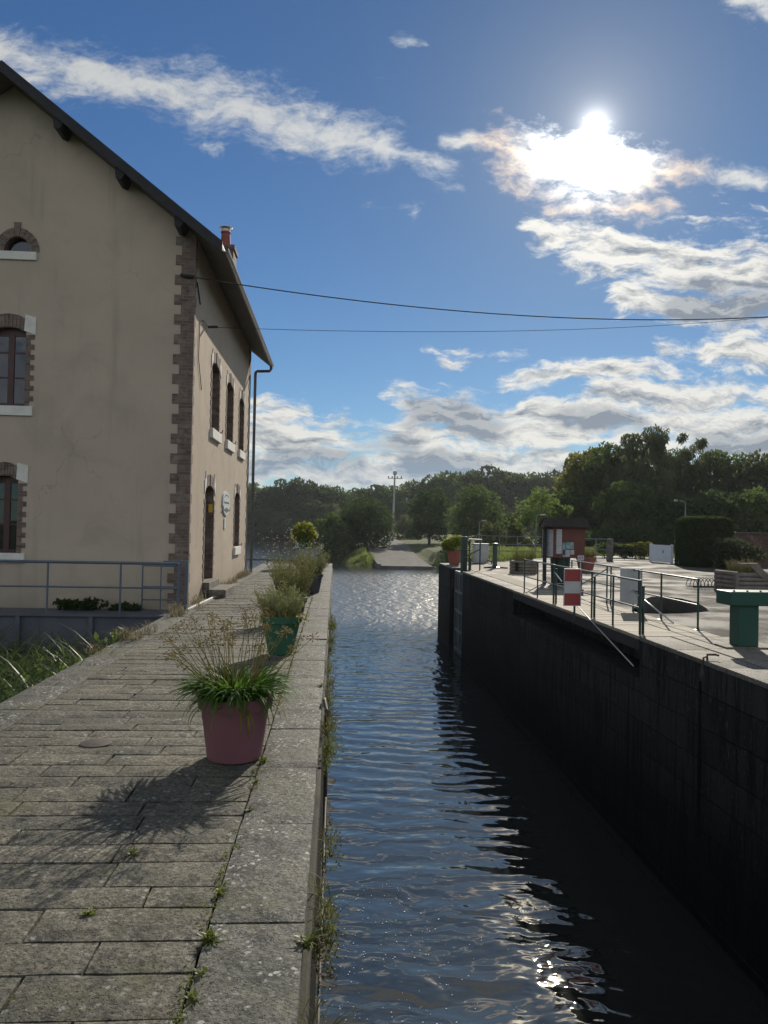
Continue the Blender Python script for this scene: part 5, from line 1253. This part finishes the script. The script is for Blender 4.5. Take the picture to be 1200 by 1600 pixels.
# drifting flecks of foam on the canal
V = []; Qs = []; n_ = 0
for _ in range(900):
    y = 3.2 + rnd.random() ** 1.5 * 8; x = -.02 + abs(rnd.gauss(0, 1)) * (1.5 - .05 * y)
    if x > 3.6 or noise.noise((x * 1.3, y * 1.3, 4)) < -.12: continue
    r = rnd.uniform(.003, .009); k = 6
    V += [(x + r * math.cos(2 * PI * j / k), y + r * math.sin(2 * PI * j / k), WZ + .010) for j in range(k)] + [(x, y, WZ + .010 + r * .5)]
    Qs += [(n_ + j, n_ + (j + 1) % k, n_ + k) for j in range(k)]; n_ += k + 1
m_foam = simple('foam', (.55, .56, .55), (.7, .7, .68), 20, .5)
tag(np_mesh('foam', V, Qs, m_foam), 'white flecks of foam drifting on the near water', 'foam', kind='stuff')
# ------------------------------------------------------------------ things on the right lock side
m_grn = simple('dark_green_paint', (0.016, 0.042, 0.033), (0.022, 0.054, 0.042), 5, 0.38, bump=.12, c3=(0.05, 0.07, 0.05))
m_grnl = simple('green_enamel', (0.014, 0.062, 0.044), (0.018, 0.075, 0.054), 2, 0.5, bump=.12, c3=(0.02, 0.05, 0.04), spec=.35)
m_galv = simple('galvanised', (0.42, 0.43, 0.43), (0.55, 0.56, 0.55), 9, 0.42, metal=.6)
m_plank = None
m, t, b = newmat('walkway_planks'); p = wpos(t); g = t.new('ShaderNodeNewGeometry')
c = t.mix(g.outputs['Random Per Island'], (0.30, 0.265, 0.205), (0.40, 0.36, 0.29))
c = t.mix(t.ramp(t.noise(t.mapping(p, (1.2, 14, 14)), 3, 6, .65), .4, .7), c, (0.22, 0.19, 0.145))
t.put(b.inputs['Base Color'], c); b.inputs['Roughness'].default_value = .8; b.inputs['Specular IOR Level'].default_value = .3
t.put(b.inputs['Normal'], t.bump(t.noise(t.mapping(p, (1, 12, 12)), 6, 4, .6), .4, .01)); m_plank = m
m_redp = simple('sign_red', (0.27, 0.035, 0.035), (0.32, 0.045, 0.042), 4, .6, c3=(.24, .05, .045)); m_whtp = simple('sign_white', (0.40, 0.41, 0.41), (0.50, 0.50, 0.49), 4, .5)
m_gry = simple('sign_back', (0.34, 0.36, 0.37), (0.42, 0.43, 0.44), 3, .5, metal=.2, c3=(.28, .29, .28))

# plank walkway over the gate recess
wk = thing('walkway', 'sunlit plank walkway between green railings over the gate recess', 'walkway', (5.4, 15.8, 0))
mb = MB(); y = DY0 + .006
while y < DY1 - .02:
    yy = min(y + .16, DY1 - .004); mb.box((RX - .03, y, -.05), (6.31, yy - .007, .006 + rnd.uniform(-.003, .003)), bev=.005); y += .16
mb.build('planks', m_plank, wk)
mb = MB(); mb.box((RX - .01, DY0 + .006, -.23), (RX + .08, DY1 - .006, -.055)); mb.box((6.2, DY0 + .006, -.27), (6.29, DY1 - .006, -.055)); mb.box((RX + .3, DY0 + .006, -.2), (RX + .42, DY1 - .006, -.056)); mb.build('beam', m_wood_d, wk)

def railing(name, label, X, ys, h, thick, mid=.5, ends=(None, None)):
    root = thing(name, label, 'railing', (X, ys[0], 0))
    for k, y in enumerate(ys):
        MB().tube([(X, y, -.02 if X > 5 else -.24), (X, y, h + .02)], thick[k] if isinstance(thick, list) else thick, 8).build('post', m_grn, root, smooth=True, auto=40)
    a, b_ = ys[0], ys[-1]
    MB().tube([(X, a, h), (X, b_, h)], .017, 8).build('top_rail', m_galv if False else m_grn, root, smooth=True, auto=40)
    MB().tube([(X, a, h * mid), (X, b_, h * mid)], .015, 8).build('mid_rail', m_grn, root, smooth=True, auto=40)
    return root
XF = RX + .0
def yF(px, X=XF): return at_x(px, 930, X).y
ysf = [yF(995), yF(953), yF(920), yF(861), yF(836), yF(815.5)]
rf = railing('railing', 'green pipe railing along the canal edge of the plank walkway', RX + .06, ysf, .88, [.022, .019, .019, .024, .018, .018])
for y in (ysf[0] , ysf[2], ysf[3]):
    MB().tube([(RX + .13, y + .05, -.03), (RX + .13, y + .05, .80)], .024, 8).build('post', m_grn, rf, smooth=True)
MB().tube([(RX - .05, yF(896), .26), (RX - .05, yF(994) - .05, -.50)], .011, 8).build('brace', m_galv, rf, smooth=True)
MB().tube([(RX + .06, yF(818), .02), (RX + .06, yF(850), .46)], .013, 6).build('brace', m_grn, rf)
MB().tube([(RX + .06, yF(873), .55), (RX + .06, yF(862), .72)], .013, 6).build('brace', m_galv, rf)
xr = 6.27; ysr_ = [12.9, 14.4, 15.5, 17.1, 17.35, 20.0]
rr = railing('railing', 'green pipe railing along the landward edge of the plank walkway', xr, ysr_, .88, .019)
MB().tube([(xr - .05, 16.0, .52), (xr - .05, 13.75, .02)], .015, 8).build('brace', m_galv, rr, smooth=True)
MB().tube([(xr, 17.3, .80), (xr, 16.5, .62)], .014, 6).build('brace', m_galv, rr); MB().tube([(xr, 17.4, .80), (xr, 19.2, .30)], .014, 6).build('brace', m_grn, rr)
for y in ysr_[:2]: MB().lathe([(.07, 0), (.07, .012), (.03, .02), (.03, .03)], (xr, y, .006), 12).build('foot_plate', m_grn, rr)

def board(name, label, cx, y, z0, w, h, stripes, post=True):
    root = thing(name, label, 'sign', (cx, y, 0)); r_ = .03
    x0, x1 = cx - w / 2, cx + w / 2
    if stripes:
        for a, b_, mt in ((0, 1 / 3, m_redp), (1 / 3, 2 / 3, m_whtp), (2 / 3, 1, m_redp)): MB().box((x0, y - .012, z0 + h * a), (x1, y + .004, z0 + h * b_ - .0005)).build('band', mt, root)
    else: MB().box((x0, y - .012, z0), (x1, y + .006, z0 + h), bev=.005).build('panel', m_gry, root)
    mb = MB(); e = .014
    mb.box((x0 - e, y - .016, z0 - e), (x0 - .001, y + .018, z0 + h + e)); mb.box((x1 + .001, y - .016, z0 - e), (x1 + e, y + .018, z0 + h + e)); mb.box((x0 - .001, y - .016, z0 - e), (x1 + .001, y + .018, z0 - .001)); mb.box((x0 - .001, y - .016, z0 + h + .001), (x1 + .001, y + .018, z0 + h + e))
    for u in (.3, .7): mb.box((x0, y + .006, z0 + h * u - .015), (x1, y + .022, z0 + h * u + .015))
    mb.build('frame', m_gry, root)
    MB().tube([(cx + .06, y + .035, -.10), (cx + .06, y + .035, z0 + h)], .022, 8).build('post', m_grn, root)
    return root
ysg = 15.2; ca = at_y(873.5, 945, ysg); cb2 = at_y(898.5, 888, ysg)
board('prohibition_sign', 'red white red banded square board facing the canal on the walkway railing', (ca.x + cb2.x) / 2 + .03, ysg - .25, ca.z + .02, cb2.x - ca.x, cb2.z - ca.z - .03, True)
ysg = 15.75; ca = at_y(970, 943, ysg); cb2 = at_y(1002.5, 889, ysg)
board('blank_sign', 'grey weathered back of a sign board on the landward walkway railing', (ca.x + cb2.x) / 2, ysg, ca.z, cb2.x - ca.x, cb2.z - ca.z, False)

# green pedestal with a wide flat head
qp = at_z(1162, 1012, 0); Yp = qp.y; Xp = qp.x
pd = thing('lock_gear_pedestal', 'heavy green steel pedestal with a wide flat head at the right edge', 'pedestal', (Xp, Yp, 0))
zt_ = at_y(1160, 923, Yp).z; xl = at_y(1130, 930, Yp).x; w_ = .155
MB().box((Xp - w_, Yp - .13, .035), (Xp + w_, Yp + .13, zt_ - .2), bev=.012).build('column', m_grnl, pd)
MB().box((xl, Yp - .22, zt_ - .205), (xl + 1.15, Yp + .22, zt_), bev=.016).build('head', m_grnl, pd)
MB().box((xl + .95, Yp - .10, .0), (xl + 1.10, Yp + .10, zt_ - .206), bev=.01).build('column', m_grnl, pd)
MB().box((Xp - .36, Yp - .19, 0.0), (Xp + .30, Yp + .19, .034), bev=.01).build('base_plate', m_cope2, pd)
mb = MB()
for i in range(6): mb.lathe([(0, .02), (.012, .02), (.016, .012), (.016, 0)], (xl + .08 + i * .2, Yp - .16, zt_), 8)
mb.build('bolts', m_grnl, pd)['kind'] = 'stuff'

# log planters
m_log = simple('weathered_logs', (0.16, 0.135, 0.11), (0.235, 0.205, 0.17), 5, .85, bump=.5, bscale=25, c3=(0.10, 0.085, 0.07))
def planter(label, x, y, w, d_, rows, mat, h_plant, rot=0, n=110, hexa=False):
    root = thing('log_planter', label, 'planter', (x, y, 0), rot)
    r = .062
    for k in range(rows):
        z = r + k * (2 * r - .004); nm = MB()
        if hexa:
            L = w / 2
            for j in range(6):
                a0, a1 = j * PI / 3 + .2, (j + 1) * PI / 3 + .2; e0, e1 = Vector((L * math.cos(a0), L * math.sin(a0), z)), Vector((L * math.cos(a1), L * math.sin(a1), z)); dd = (e1 - e0).normalized() * .06
                nm.tube([e0 - dd, e1 + dd], r, 10)
        else:
            off = .0 if k % 2 else .0
            for sy in (-1, 1): nm.tube([(-w / 2 - .06, sy * d_ / 2, z + off), (w / 2 + .06, sy * d_ / 2, z + off)], r, 10)
            for sx in (-1, 1): nm.tube([(sx * w / 2, -d_ / 2 - .06, z + .03), (sx * w / 2, d_ / 2 + .06, z + .03)], r, 10)
        o = nm.build('log_course', m_log, smooth=True, auto=40); o.parent = root
    zt2 = rows * 2 * r
    o = MB().box((-w / 2 * .8, -d_ / 2 * .8, .1), (w / 2 * .8, d_ / 2 * .8, zt2 - .06)).build('soil', m_earth); o.parent = root
    bushy(root, zt2 - .08, w * 1.05, h_plant, n, mat, .028, 20, spread=.7)
    return root, zt2
q = at_z(821, 897, 0); planter('round planter of stacked logs with dark bushy plant beside the notice board', q.x, q.y + .3, .98, .98, 4, m_olive, .62, hexa=True, n=130)
q = at_z(1168, 929, 0); rp_, zt2 = planter('square log planter with dry grasses and slanting lid board behind the green pedestal', q.x + .08, q.y + .4, 1.0, .9, 5, m_dry, .5, .1)
bushy(rp_, zt2 - .1, 1.1, .42, 90, m_olive, .03, 20, spread=.9, name='green_stem')
mb = MB(); mb.add([(-.22, -.56, zt2 + .24), (.06, -.56, zt2 + .24), (.50, -.54, zt2 - .16), (.22, -.54, zt2 - .16), (-.22, -.50, zt2 + .26), (.06, -.50, zt2 + .26), (.50, -.48, zt2 - .14), (.22, -.48, zt2 - .14)], [(0, 1, 2, 3), (7, 6, 5, 4), (0, 4, 5, 1), (1, 5, 6, 2), (2, 6, 7, 3), (3, 7, 4, 0)]); mb.box((-.42, -.53, zt2 + .20), (.08, -.35, zt2 + .245))
o = mb.build('lid_board', m_log); o.parent = rp_

# wire bicycle rack
q0 = at_z(1083, 920, 0); q1 = at_z(1140, 921, 0)
bk_ = thing('bicycle_rack', 'low looped wire bicycle rack standing on the asphalt', 'bicycle rack', (q0.x, q0.y, 0))
mb = MB(); L = (q1 - q0).length; n = 5
ax = (q1 - q0).normalized()
mb.tube([q0 + Vector((0, 0, .05)), q1 + Vector((0, 0, .05))], .016, 6); mb.tube([q0 + Vector((0, .4, .05)), q1 + Vector((0, .4, .05))], .016, 6); mb.build('base_bar', m_iron, bk_)
for i in range(n):
    c = q0 + ax * (L * (i + .5) / n); lp = MB()
    for off in (-.06, .06):
        lp.tube([c + ax * (off + .12 * math.cos(a)) + Vector((0, .2 - .2 * math.cos(a) * .6, .05 + .28 * math.sin(a))) for a in np.linspace(0, PI, 9)], .011, 5)
    lp.build('wheel_loop', m_iron, bk_, smooth=True)

# notice board under its little roof
kq = at_z(852, 914, 0); KY = kq.y; K0 = at_y(850.5, 900, KY).x; K1 = at_y(914, 900, KY).x; KZ0 = at_y(880, 872, KY).z; KZ1 = at_y(880, 824, KY).z; KD = .42
m_maroon = simple('red_brown_boards', (0.115, 0.036, 0.024), (0.15, 0.05, 0.034), 4, .7, bump=.3); m_paper = simple('poster_paper', (.40, .43, .45), (.50, .52, .52), 6, .6)
m_blue = simple('map_print', (.10, .22, .27), (.30, .42, .40), 9, .6, c3=(.25, .32, .15)); m_ink = simple('grey_print', (.22, .23, .25), (.30, .31, .33), 12, .6)
kb = thing('notice_board', 'red brown roofed notice board with pinned posters on two posts', 'notice board', ((K0 + K1) / 2, KY, 0))
xm = K0 + .29
MB().box((xm, KY, KZ0), (K1 - .02, KY + .07, KZ1)).build('panel', m_maroon, kb)
MB().add([(K0, KY + .36, KZ0), (xm - .003, KY, KZ0), (xm - .003, KY + .07, KZ0), (K0 + .03, KY + .42, KZ0), (K0, KY + .36, KZ1), (xm - .003, KY, KZ1), (xm - .003, KY + .07, KZ1), (K0 + .03, KY + .42, KZ1)], [(0, 1, 5, 4), (2, 3, 7, 6), (4, 5, 6, 7), (3, 2, 1, 0), (3, 0, 4, 7), (1, 2, 6, 5)]).build('panel', m_maroon, kb)
def on_side(u, z, d=.006):
    a = Vector((K0, KY + .36, 0)); b_ = Vector((xm - .003, KY, 0)); n_ = Vector((-(b_ - a).y, (b_ - a).x, 0)).normalized()
    if n_.y > 0: n_ = -n_
    p = a.lerp(b_, u) + n_ * d; p.z = KZ0 + (KZ1 - KZ0) * z; return p
ps_ = MB(); ps_.add([on_side(.06, .04), on_side(.94, .04), on_side(.94, .93), on_side(.06, .93)], [(0, 1, 2, 3)])
po = ps_.build('poster', m_paper, kb, fix=False)
mk = MB()
for i in range(11): z = .14 + i * .066; mk.add([on_side(.14, z, .009), on_side(.55 + .3 * rnd.random(), z, .009), on_side(.55 + .1, z + .03, .009), on_side(.14, z + .03, .009)], [(0, 1, 2, 3)])
mk.build('lettering', m_ink, po, fix=False)
def sheet(x0, x1, z0, z1, mt, nm='poster', lines=0):
    a = lambda u: xm + (K1 - xm) * u; c = lambda v: KZ0 + (KZ1 - KZ0) * v
    o = MB().box((a(x0), KY - .007, c(z0)), (a(x1), KY - .001, c(z1))).build(nm, mt, kb)
    if lines:
        mk = MB()
        for i in range(lines):
            z = c(z0) + (c(z1) - c(z0)) * (i + .7) / (lines + .6); mk.box((a(x0) + .02, KY - .010, z), (a(x0) + (a(x1) - a(x0)) * rnd.uniform(.5, .9), KY - .0075, z + .014))
        mk.build('lettering', m_ink, o)
sheet(.07, .24, .14, .94, m_paper, lines=9); sheet(.26, .36, .10, .50, m_blue); sheet(.38, .62, .30, .52, m_blue); sheet(.28, .5, .05, .27, m_paper, lines=4); sheet(.52, .64, .12, .27, m_whtp)
for x in (K0 + .04, xm + .02, K1 - .10): MB().box((x - .05, KY + .09, 0), (x + .05, KY + .19, KZ1 + .02), bev=.008).build('post', m_wood_d, kb)
rf_ = MB(); zr = at_y(880, 812, KY).z; ze = KZ1 - .0
for sg in (-1, 1):
    yc = KY + .15; ye = yc + sg * .33
    rf_.add([(K0 - .08, ye, ze), (K1 + .08, ye, ze), (K1 + .06, yc, zr), (K0 + .0, yc, zr), (K0 - .08, ye, ze + .05), (K1 + .08, ye, ze + .05), (K1 + .06, yc, zr + .05), (K0 + .0, yc, zr + .05)], [(0, 1, 2, 3), (7, 6, 5, 4), (0, 4, 5, 1), (1, 5, 6, 2), (2, 6, 7, 3), (3, 7, 4, 0)])
rf_.build('roof', simple('brown_shingles', (.040, .033, .029), (.062, .052, .046), 6, .85, bump=.4, bscale=30, spec=.15), kb)
MB().add([(K0 - .06, KY - .18, ze + .002), (K0 - .06, KY + .48, ze + .002), (K0 + .012, KY + .15, zr)], [(0, 1, 2)]).build('gable_end', m_maroon, kb)
# green bin hanging below the board, small white plate on its own post
q = at_z(876, 912, 0); bn = thing('litter_bin', 'dark green bin standing below the notice board', 'bin', (q.x - .05, KY + .5, 0))
MB().lathe([(0, .03), (.24, .03), (.27, .1), (.31, .86), (.33, .88), (.33, .93), (.24, .99), (0, 1.0)], (q.x - .05, KY + .55, 0), 20).build('bin_body', m_grn, bn, smooth=True, auto=35)
ypl = KY - 1.2; a = at_y(902.5, 875.5, ypl); b_ = at_y(912.5, 868, ypl)
sp_ = thing('name_plate', 'small white plate on a thin post in front of the notice board', 'sign', (a.x, ypl, 0))
MB().box((a.x, ypl - .006, a.z), (b_.x, ypl + .006, b_.z)).build('plate', m_whtp, sp_); xc = (a.x + b_.x) / 2
mk = MB(); 
for i, (u, w2) in enumerate(((.15, .16), (.36, .08), (.5, .12), (.68, .16))): mk.box((a.x + (b_.x - a.x) * u, ypl - .009, a.z + .05), (a.x + (b_.x - a.x) * (u + w2), ypl - .0065, a.z + .10))
mk.build('lettering', m_ink, sp_); MB().tube([(xc, ypl + .02, 0), (xc, ypl + .02, b_.z)], .02, 8).build('post', m_galv, sp_)
# brick red pots
q = at_z(919, 894, 0); pk = pot('flower_pot', 'brick red pot with a drooping plant right of the notice board', q.x, q.y + .3, .27, .40, .60, m_pot_t, .0, group='flower pots along the lock')
bushy(pk, .55, .95, .5, 150, m_olive, .035, 20, spread=1.1)
q = at_z(708, 882, 0); pe = pot('flower_pot', 'red pot with a yellow green bush at the far lock gate', q.x + .05, q.y, .22, .34, .62, m_pot_t, 0, group='flower pots along the lock')
V, Q = leaf_cloud([((0, 0, .92), (.62, .5, .36)), ((.2, 0, 1.1), (.36, .34, .24)), ((-.3, 0, .85), (.34, .34, .3))], 2600, .05, gap=.12, gscale=3, droop=.3); np_mesh('foliage', V, Q, m_gold, pe)

# far lock gate folded into its recess, with its green post and rails
lg = thing('lock_gate', 'dark framed lock gate leaf folded into the right wall recess', 'lock gate', (RX + .2, 30.7, WZ))
XG = RX + .10
MB().box((XG + .05, 29.5, -5.2), (XG + .20, 32.0, -.12)).build('plating', simple('tarred_plates', (.02, .022, .025), (.035, .036, .038), 4, .6, bump=.3), lg)
m_gf = simple('gate_frame_grey', (0.13, 0.14, 0.15), (0.19, 0.20, 0.21), 4, .6, bump=.2)
for y in (29.52, 30.7, 31.9): MB().box((XG, y, -5.2), (XG + .06, y + .09, -.10)).build('stile', m_gf, lg)
for z in (-.20, -.98, -1.76, -2.54, -3.32): MB().box((XG - .004, 29.61, z), (XG + .056, 31.9, z + .10)).build('rung', m_gf, lg)
q = at_z(711, 884, 0); gp = thing('gate_post', 'thick green gear post standing above the far lock gate', 'post', (RX + .22, 30.6, 0))
MB().box((RX + .12, 30.5, -.12), (RX + .36, 30.74, at_y(711, 838, 30.6).z), bev=.02).build('column', m_grn, gp); MB().tube([(RX + .24, 30.62, at_y(711, 838, 30.6).z), (RX + .24, 30.62, at_y(711, 824, 30.6).z)], .03, 8).build('spindle', m_grn, gp)
fr_ = thing('railing', 'short green railing with a diagonal brace on the far gate footbridge', 'railing', (5.6, 31, 0))
def pY(px, Y): return at_y(px, 870, Y).x
YR = 30.2
for px in (722, 733.5, 750): MB().tube([(pY(px, YR), YR, 0), (pY(px, YR), YR, at_y(px, 843, YR).z)], .028, 8).build('post', m_grn, fr_)
MB().tube([(pY(732, YR), YR, at_y(732, 842.5, YR).z), (pY(752, YR), YR, at_y(752, 843.5, YR).z)], .028, 8).build('top_rail', m_galv, fr_)
MB().tube([(pY(722, YR), YR, at_y(722, 873, YR).z), (pY(750, YR), YR, at_y(750, 858, YR).z)], .022, 8).build('brace', m_grn, fr_)
MB().tube([(pY(712, YR), YR, at_y(712, 860, YR).z), (pY(733, YR), YR, at_y(733, 859, YR).z)], .02, 8).build('mid_rail', m_grn, fr_)
MB().tube([(pY(735, YR), YR + .1, 0), (pY(735, YR), YR + .1, .5)], .06, 10).build('winch_post', m_grn, fr_)
q = at_z(753, 880, 0); gb = thing('control_box', 'pale grey control cabinet on the quay near the far lock gate', 'cabinet', (q.x, q.y, 0)); YB = q.y
x0, x1 = at_y(742, 870, YB).x, at_y(763, 870, YB).x; zt3 = at_y(753, 851, YB).z
MB().box((x0, YB, .02), (x1, YB + .4, zt3), bev=.01).build('cabinet_body', m_gry, gb); MB().box((x0 + .03, YB - .014, .08), (x1 - .03, YB - .002, zt3 - .06), bev=.004).build('cabinet_door', m_gry, gb)
MB().box((x0 - .04, YB - .04, zt3), (x1 + .04, YB + .44, zt3 + .05), bev=.01).build('cabinet_top', m_gry, gb)
q = at_z(773, 888, 0); bo = thing('bollard', 'slim dark green post on a round foot between cabinet and log planter', 'bollard', (q.x, q.y, 0))
hb_ = at_y(773, 849, q.y).z; MB().lathe([(.28, 0), (.28, .05), (.12, .09), (.10, .16), (.10, hb_ - .06), (.13, hb_ - .04), (.13, hb_), (0, hb_ + .02)], (q.x, q.y, 0), 18).build('shaft', m_grn, bo, smooth=True, auto=35)
mb = MB(); mb.tube([(q.x - .5, q.y - .2, .03), (q.x - .1, q.y - .1, .06), (q.x + .5, q.y - .25, .03)], .03, 6); mb.build('chain', m_iron, bo)
fp_ = thing('iron_frame', 'low rusty iron frame lying on the quay near the far gate', 'frame', (6.0, 29.2, 0))
mb = MB(); a = at_z(752, 876, 0); b_ = at_z(768, 882, 0); mb.tube([a + Vector((0, 0, .15)), b_ + Vector((0, 0, .15))], .04, 6); mb.tube([a, a + Vector((0, 0, .15))], .03, 6); mb.tube([b_, b_ + Vector((0, 0, .15))], .03, 6); mb.build('bar', m_iron, fp_)

# pipe fences behind, low wire fence, white gate, brown wall
def fence(name, label, pts, h, rails, r=.03, mat=None, lift=0):
    root = thing(name, label, 'fence', pts[0])
    for p in pts: MB().tube([p, p + Vector((0, 0, h))], r, 6).build('post', mat or m_grn, root)
    for u in rails:
        MB().tube([p + Vector((0, 0, h * u)) for p in pts], r * .8, 6).build('rail', mat or m_grn, root)
    return root
Yf = 44; pts = [Vector((at_y(px, 870, Yf).x, Yf, 0)) for px in (752, 780, 808, 836, 862)]
fence('pipe_fence', 'long green pipe fence across the lawn behind the log planter', pts, at_y(800, 838, Yf).z, (1.0, .62, .3), .032, m_gf)
pts = [Vector((at_y(px, 876, 42).x, 42, 0)) for px in (912, 931, 950)]
fence('pipe_fence', 'short pipe fence just right of the notice board', pts, at_y(930, 842, 42).z, (1.0, .5), .035, m_gf)
MB_ = MB().box((at_y(953, 870, 42).x - .15, 41.9, 0), (at_y(953, 870, 42).x + .15, 42.2, at_y(953, 842, 42).z), bev=.03); gpz = tag(MB_.build('gate_pillar', m_cope2), 'stubby grey stone gate pillar at the end of the short pipe fence', 'pillar')
pts = [Vector((at_y(px, 880, Y_).x, Y_, 0)) for px, Y_ in ((957, 46.2), (974, 45.6), (992, 45.1), (1014, 44.4))]
fence('wire_fence', 'low wire fence overgrown with shrubs left of the white gate', pts, .95, (1.0, .75, .5, .25), .025, m_wood_d)
a = at_z(1018, 878, 0); b_ = at_z(1051, 881, 0); zg_ = at_y(1034, 851, a.y).z
wg = thing('white_gate', 'white painted solid garden gate beside the clipped hedge', 'gate', a)
n = 7; gm = MB(); dv = (b_ - a) / n
for i in range(n):
    p0, p1_ = a + dv * i, a + dv * (i + .96); gm.add([p0 + Vector((0, 0, .05)), p1_ + Vector((0, 0, .05)), p1_ + Vector((0, 0, zg_)), p0 + Vector((0, 0, zg_)), p0 + Vector((0, .04, .05)), p1_ + Vector((0, .04, .05)), p1_ + Vector((0, .04, zg_)), p0 + Vector((0, .04, zg_))], [(0, 1, 2, 3), (7, 6, 5, 4), (0, 4, 5, 1), (1, 5, 6, 2), (2, 6, 7, 3), (3, 7, 4, 0)])
m_wg = simple('white_paint', (.62, .66, .70), (.70, .73, .76), 4, .6); gm.build('boards', m_wg, wg)
mc = a.lerp(b_, .55); MB().box((mc.x - .02, mc.y - .04, zg_ * .55), (mc.x + .02, mc.y - .002, zg_ * .72)).build('latch', m_iron, wg)
for p in (a, b_): MB().box((p.x - .06, p.y + .05, 0), (p.x + .06, p.y + .17, zg_ + .04)).build('post', m_wg, wg)
a = at_y(1148, 880, 38.6); gw_ = thing('garden_wall', 'dark red brown boundary wall right of the clipped hedge', 'wall', (a.x, 38.6, 0)); zz = at_y(1175, 832, 38.6).z
m_bw = brick_mat('dull_brick', (.10, .048, .036), (.13, .065, .05), (.10, .09, .08)); MB().box((a.x, 38.5, -.1), (a.x + 14, 38.8, zz - .08)).build('brickwork', m_bw, gw_); MB().box((a.x - .03, 38.44, zz - .08), (a.x + 14, 38.86, zz), bev=.01).build('capping', m_slate, gw_)

# lamp posts and the far pole
def lamp(label, px, ytop, Y, arm, base_z=None):
    p = at_y(px, ytop, Y); z0 = ground_z(p.x, Y) if Y > 50 else 0
    root = thing('lamp_post', label, 'lamp post', (p.x, Y, z0), 0, None)
    MB().tube([(p.x, Y, z0 - .2), (p.x, Y, z0 + (p.z - z0) * .5), (p.x, Y, p.z)], [.055, .045, .035], 8).build('pole', m_gf, root, smooth=True)
    MB().tube([(p.x, Y, p.z), (p.x + arm * .5, Y, p.z + .12), (p.x + arm, Y, p.z + .12)], .035, 6).build('arm', m_gf, root)
    MB().box((p.x + arm - .15, Y - .12, p.z + .06), (p.x + arm + .32 * (1 if arm > 0 else -1), Y + .12, p.z + .17), bev=.03).build('lamp_head', m_gf, root)
lamp('slim lamp post rising behind the notice board', 838, 807, 62, .45); lamp('lamp post in front of the tree belt left of the clipped hedge', 1071, 786, 44, -.35); lamp('thin lamp post beyond the lock end cabinet', 749, 816, 66, .3)
p = at_y(617, 739, 150); z0 = ground_z(p.x, 150)
up = thing('utility_pole', 'pale concrete pole with crossarm standing beyond the slipway', 'utility pole', (p.x, 150, z0))
m_pole = simple('pale_pole', (.34, .34, .33), (.42, .42, .40), 2, .8)
MB().tube([(p.x - .2, 150, z0 - .3), (p.x, 150, p.z)], [.26, .16], 8).build('pole', m_pole, up, smooth=True, auto=40)
zc = at_y(617, 747.5, 150).z; MB().box((p.x - 1.4, 149.9, zc - .07), (p.x + 1.5, 150.1, zc + .07)).build('crossarm', m_pole, up)
for dx_ in (-1.25, -.5, .5, 1.3): MB().lathe([(.09, 0), (.14, .08), (.08, .16), (.13, .24), (.05, .34)], (p.x + dx_, 150, zc + .1), 8).build('insulator', m_iron, up)
MB().box((p.x - .35, 149.7, p.z - .35), (p.x + .4, 150.3, p.z + .35), bev=.08).build('transformer', m_gry, up)
# ------------------------------------------------------------------ the air
if HAZE:
    m = bpy.data.materials.new('damp_air'); m.use_nodes = True; nt = m.node_tree
    nt.nodes.remove(nt.nodes['Principled BSDF']); v = nt.nodes.new('ShaderNodeVolumePrincipled')
    v.inputs['Color'].default_value = (0.86, 0.92, 1.0, 1); v.inputs['Density'].default_value = HAZE; v.inputs['Anisotropy'].default_value = 0.35
    nt.links.new(v.outputs[0], nt.nodes['Material Output'].inputs['Volume'])
    mb = MB(); mb.box((-260, -60, -7.5), (300, 620, 75)); tag(mb.build('haze', m), 'thin damp air between the lock and the far trees', 'haze', kind='stuff')
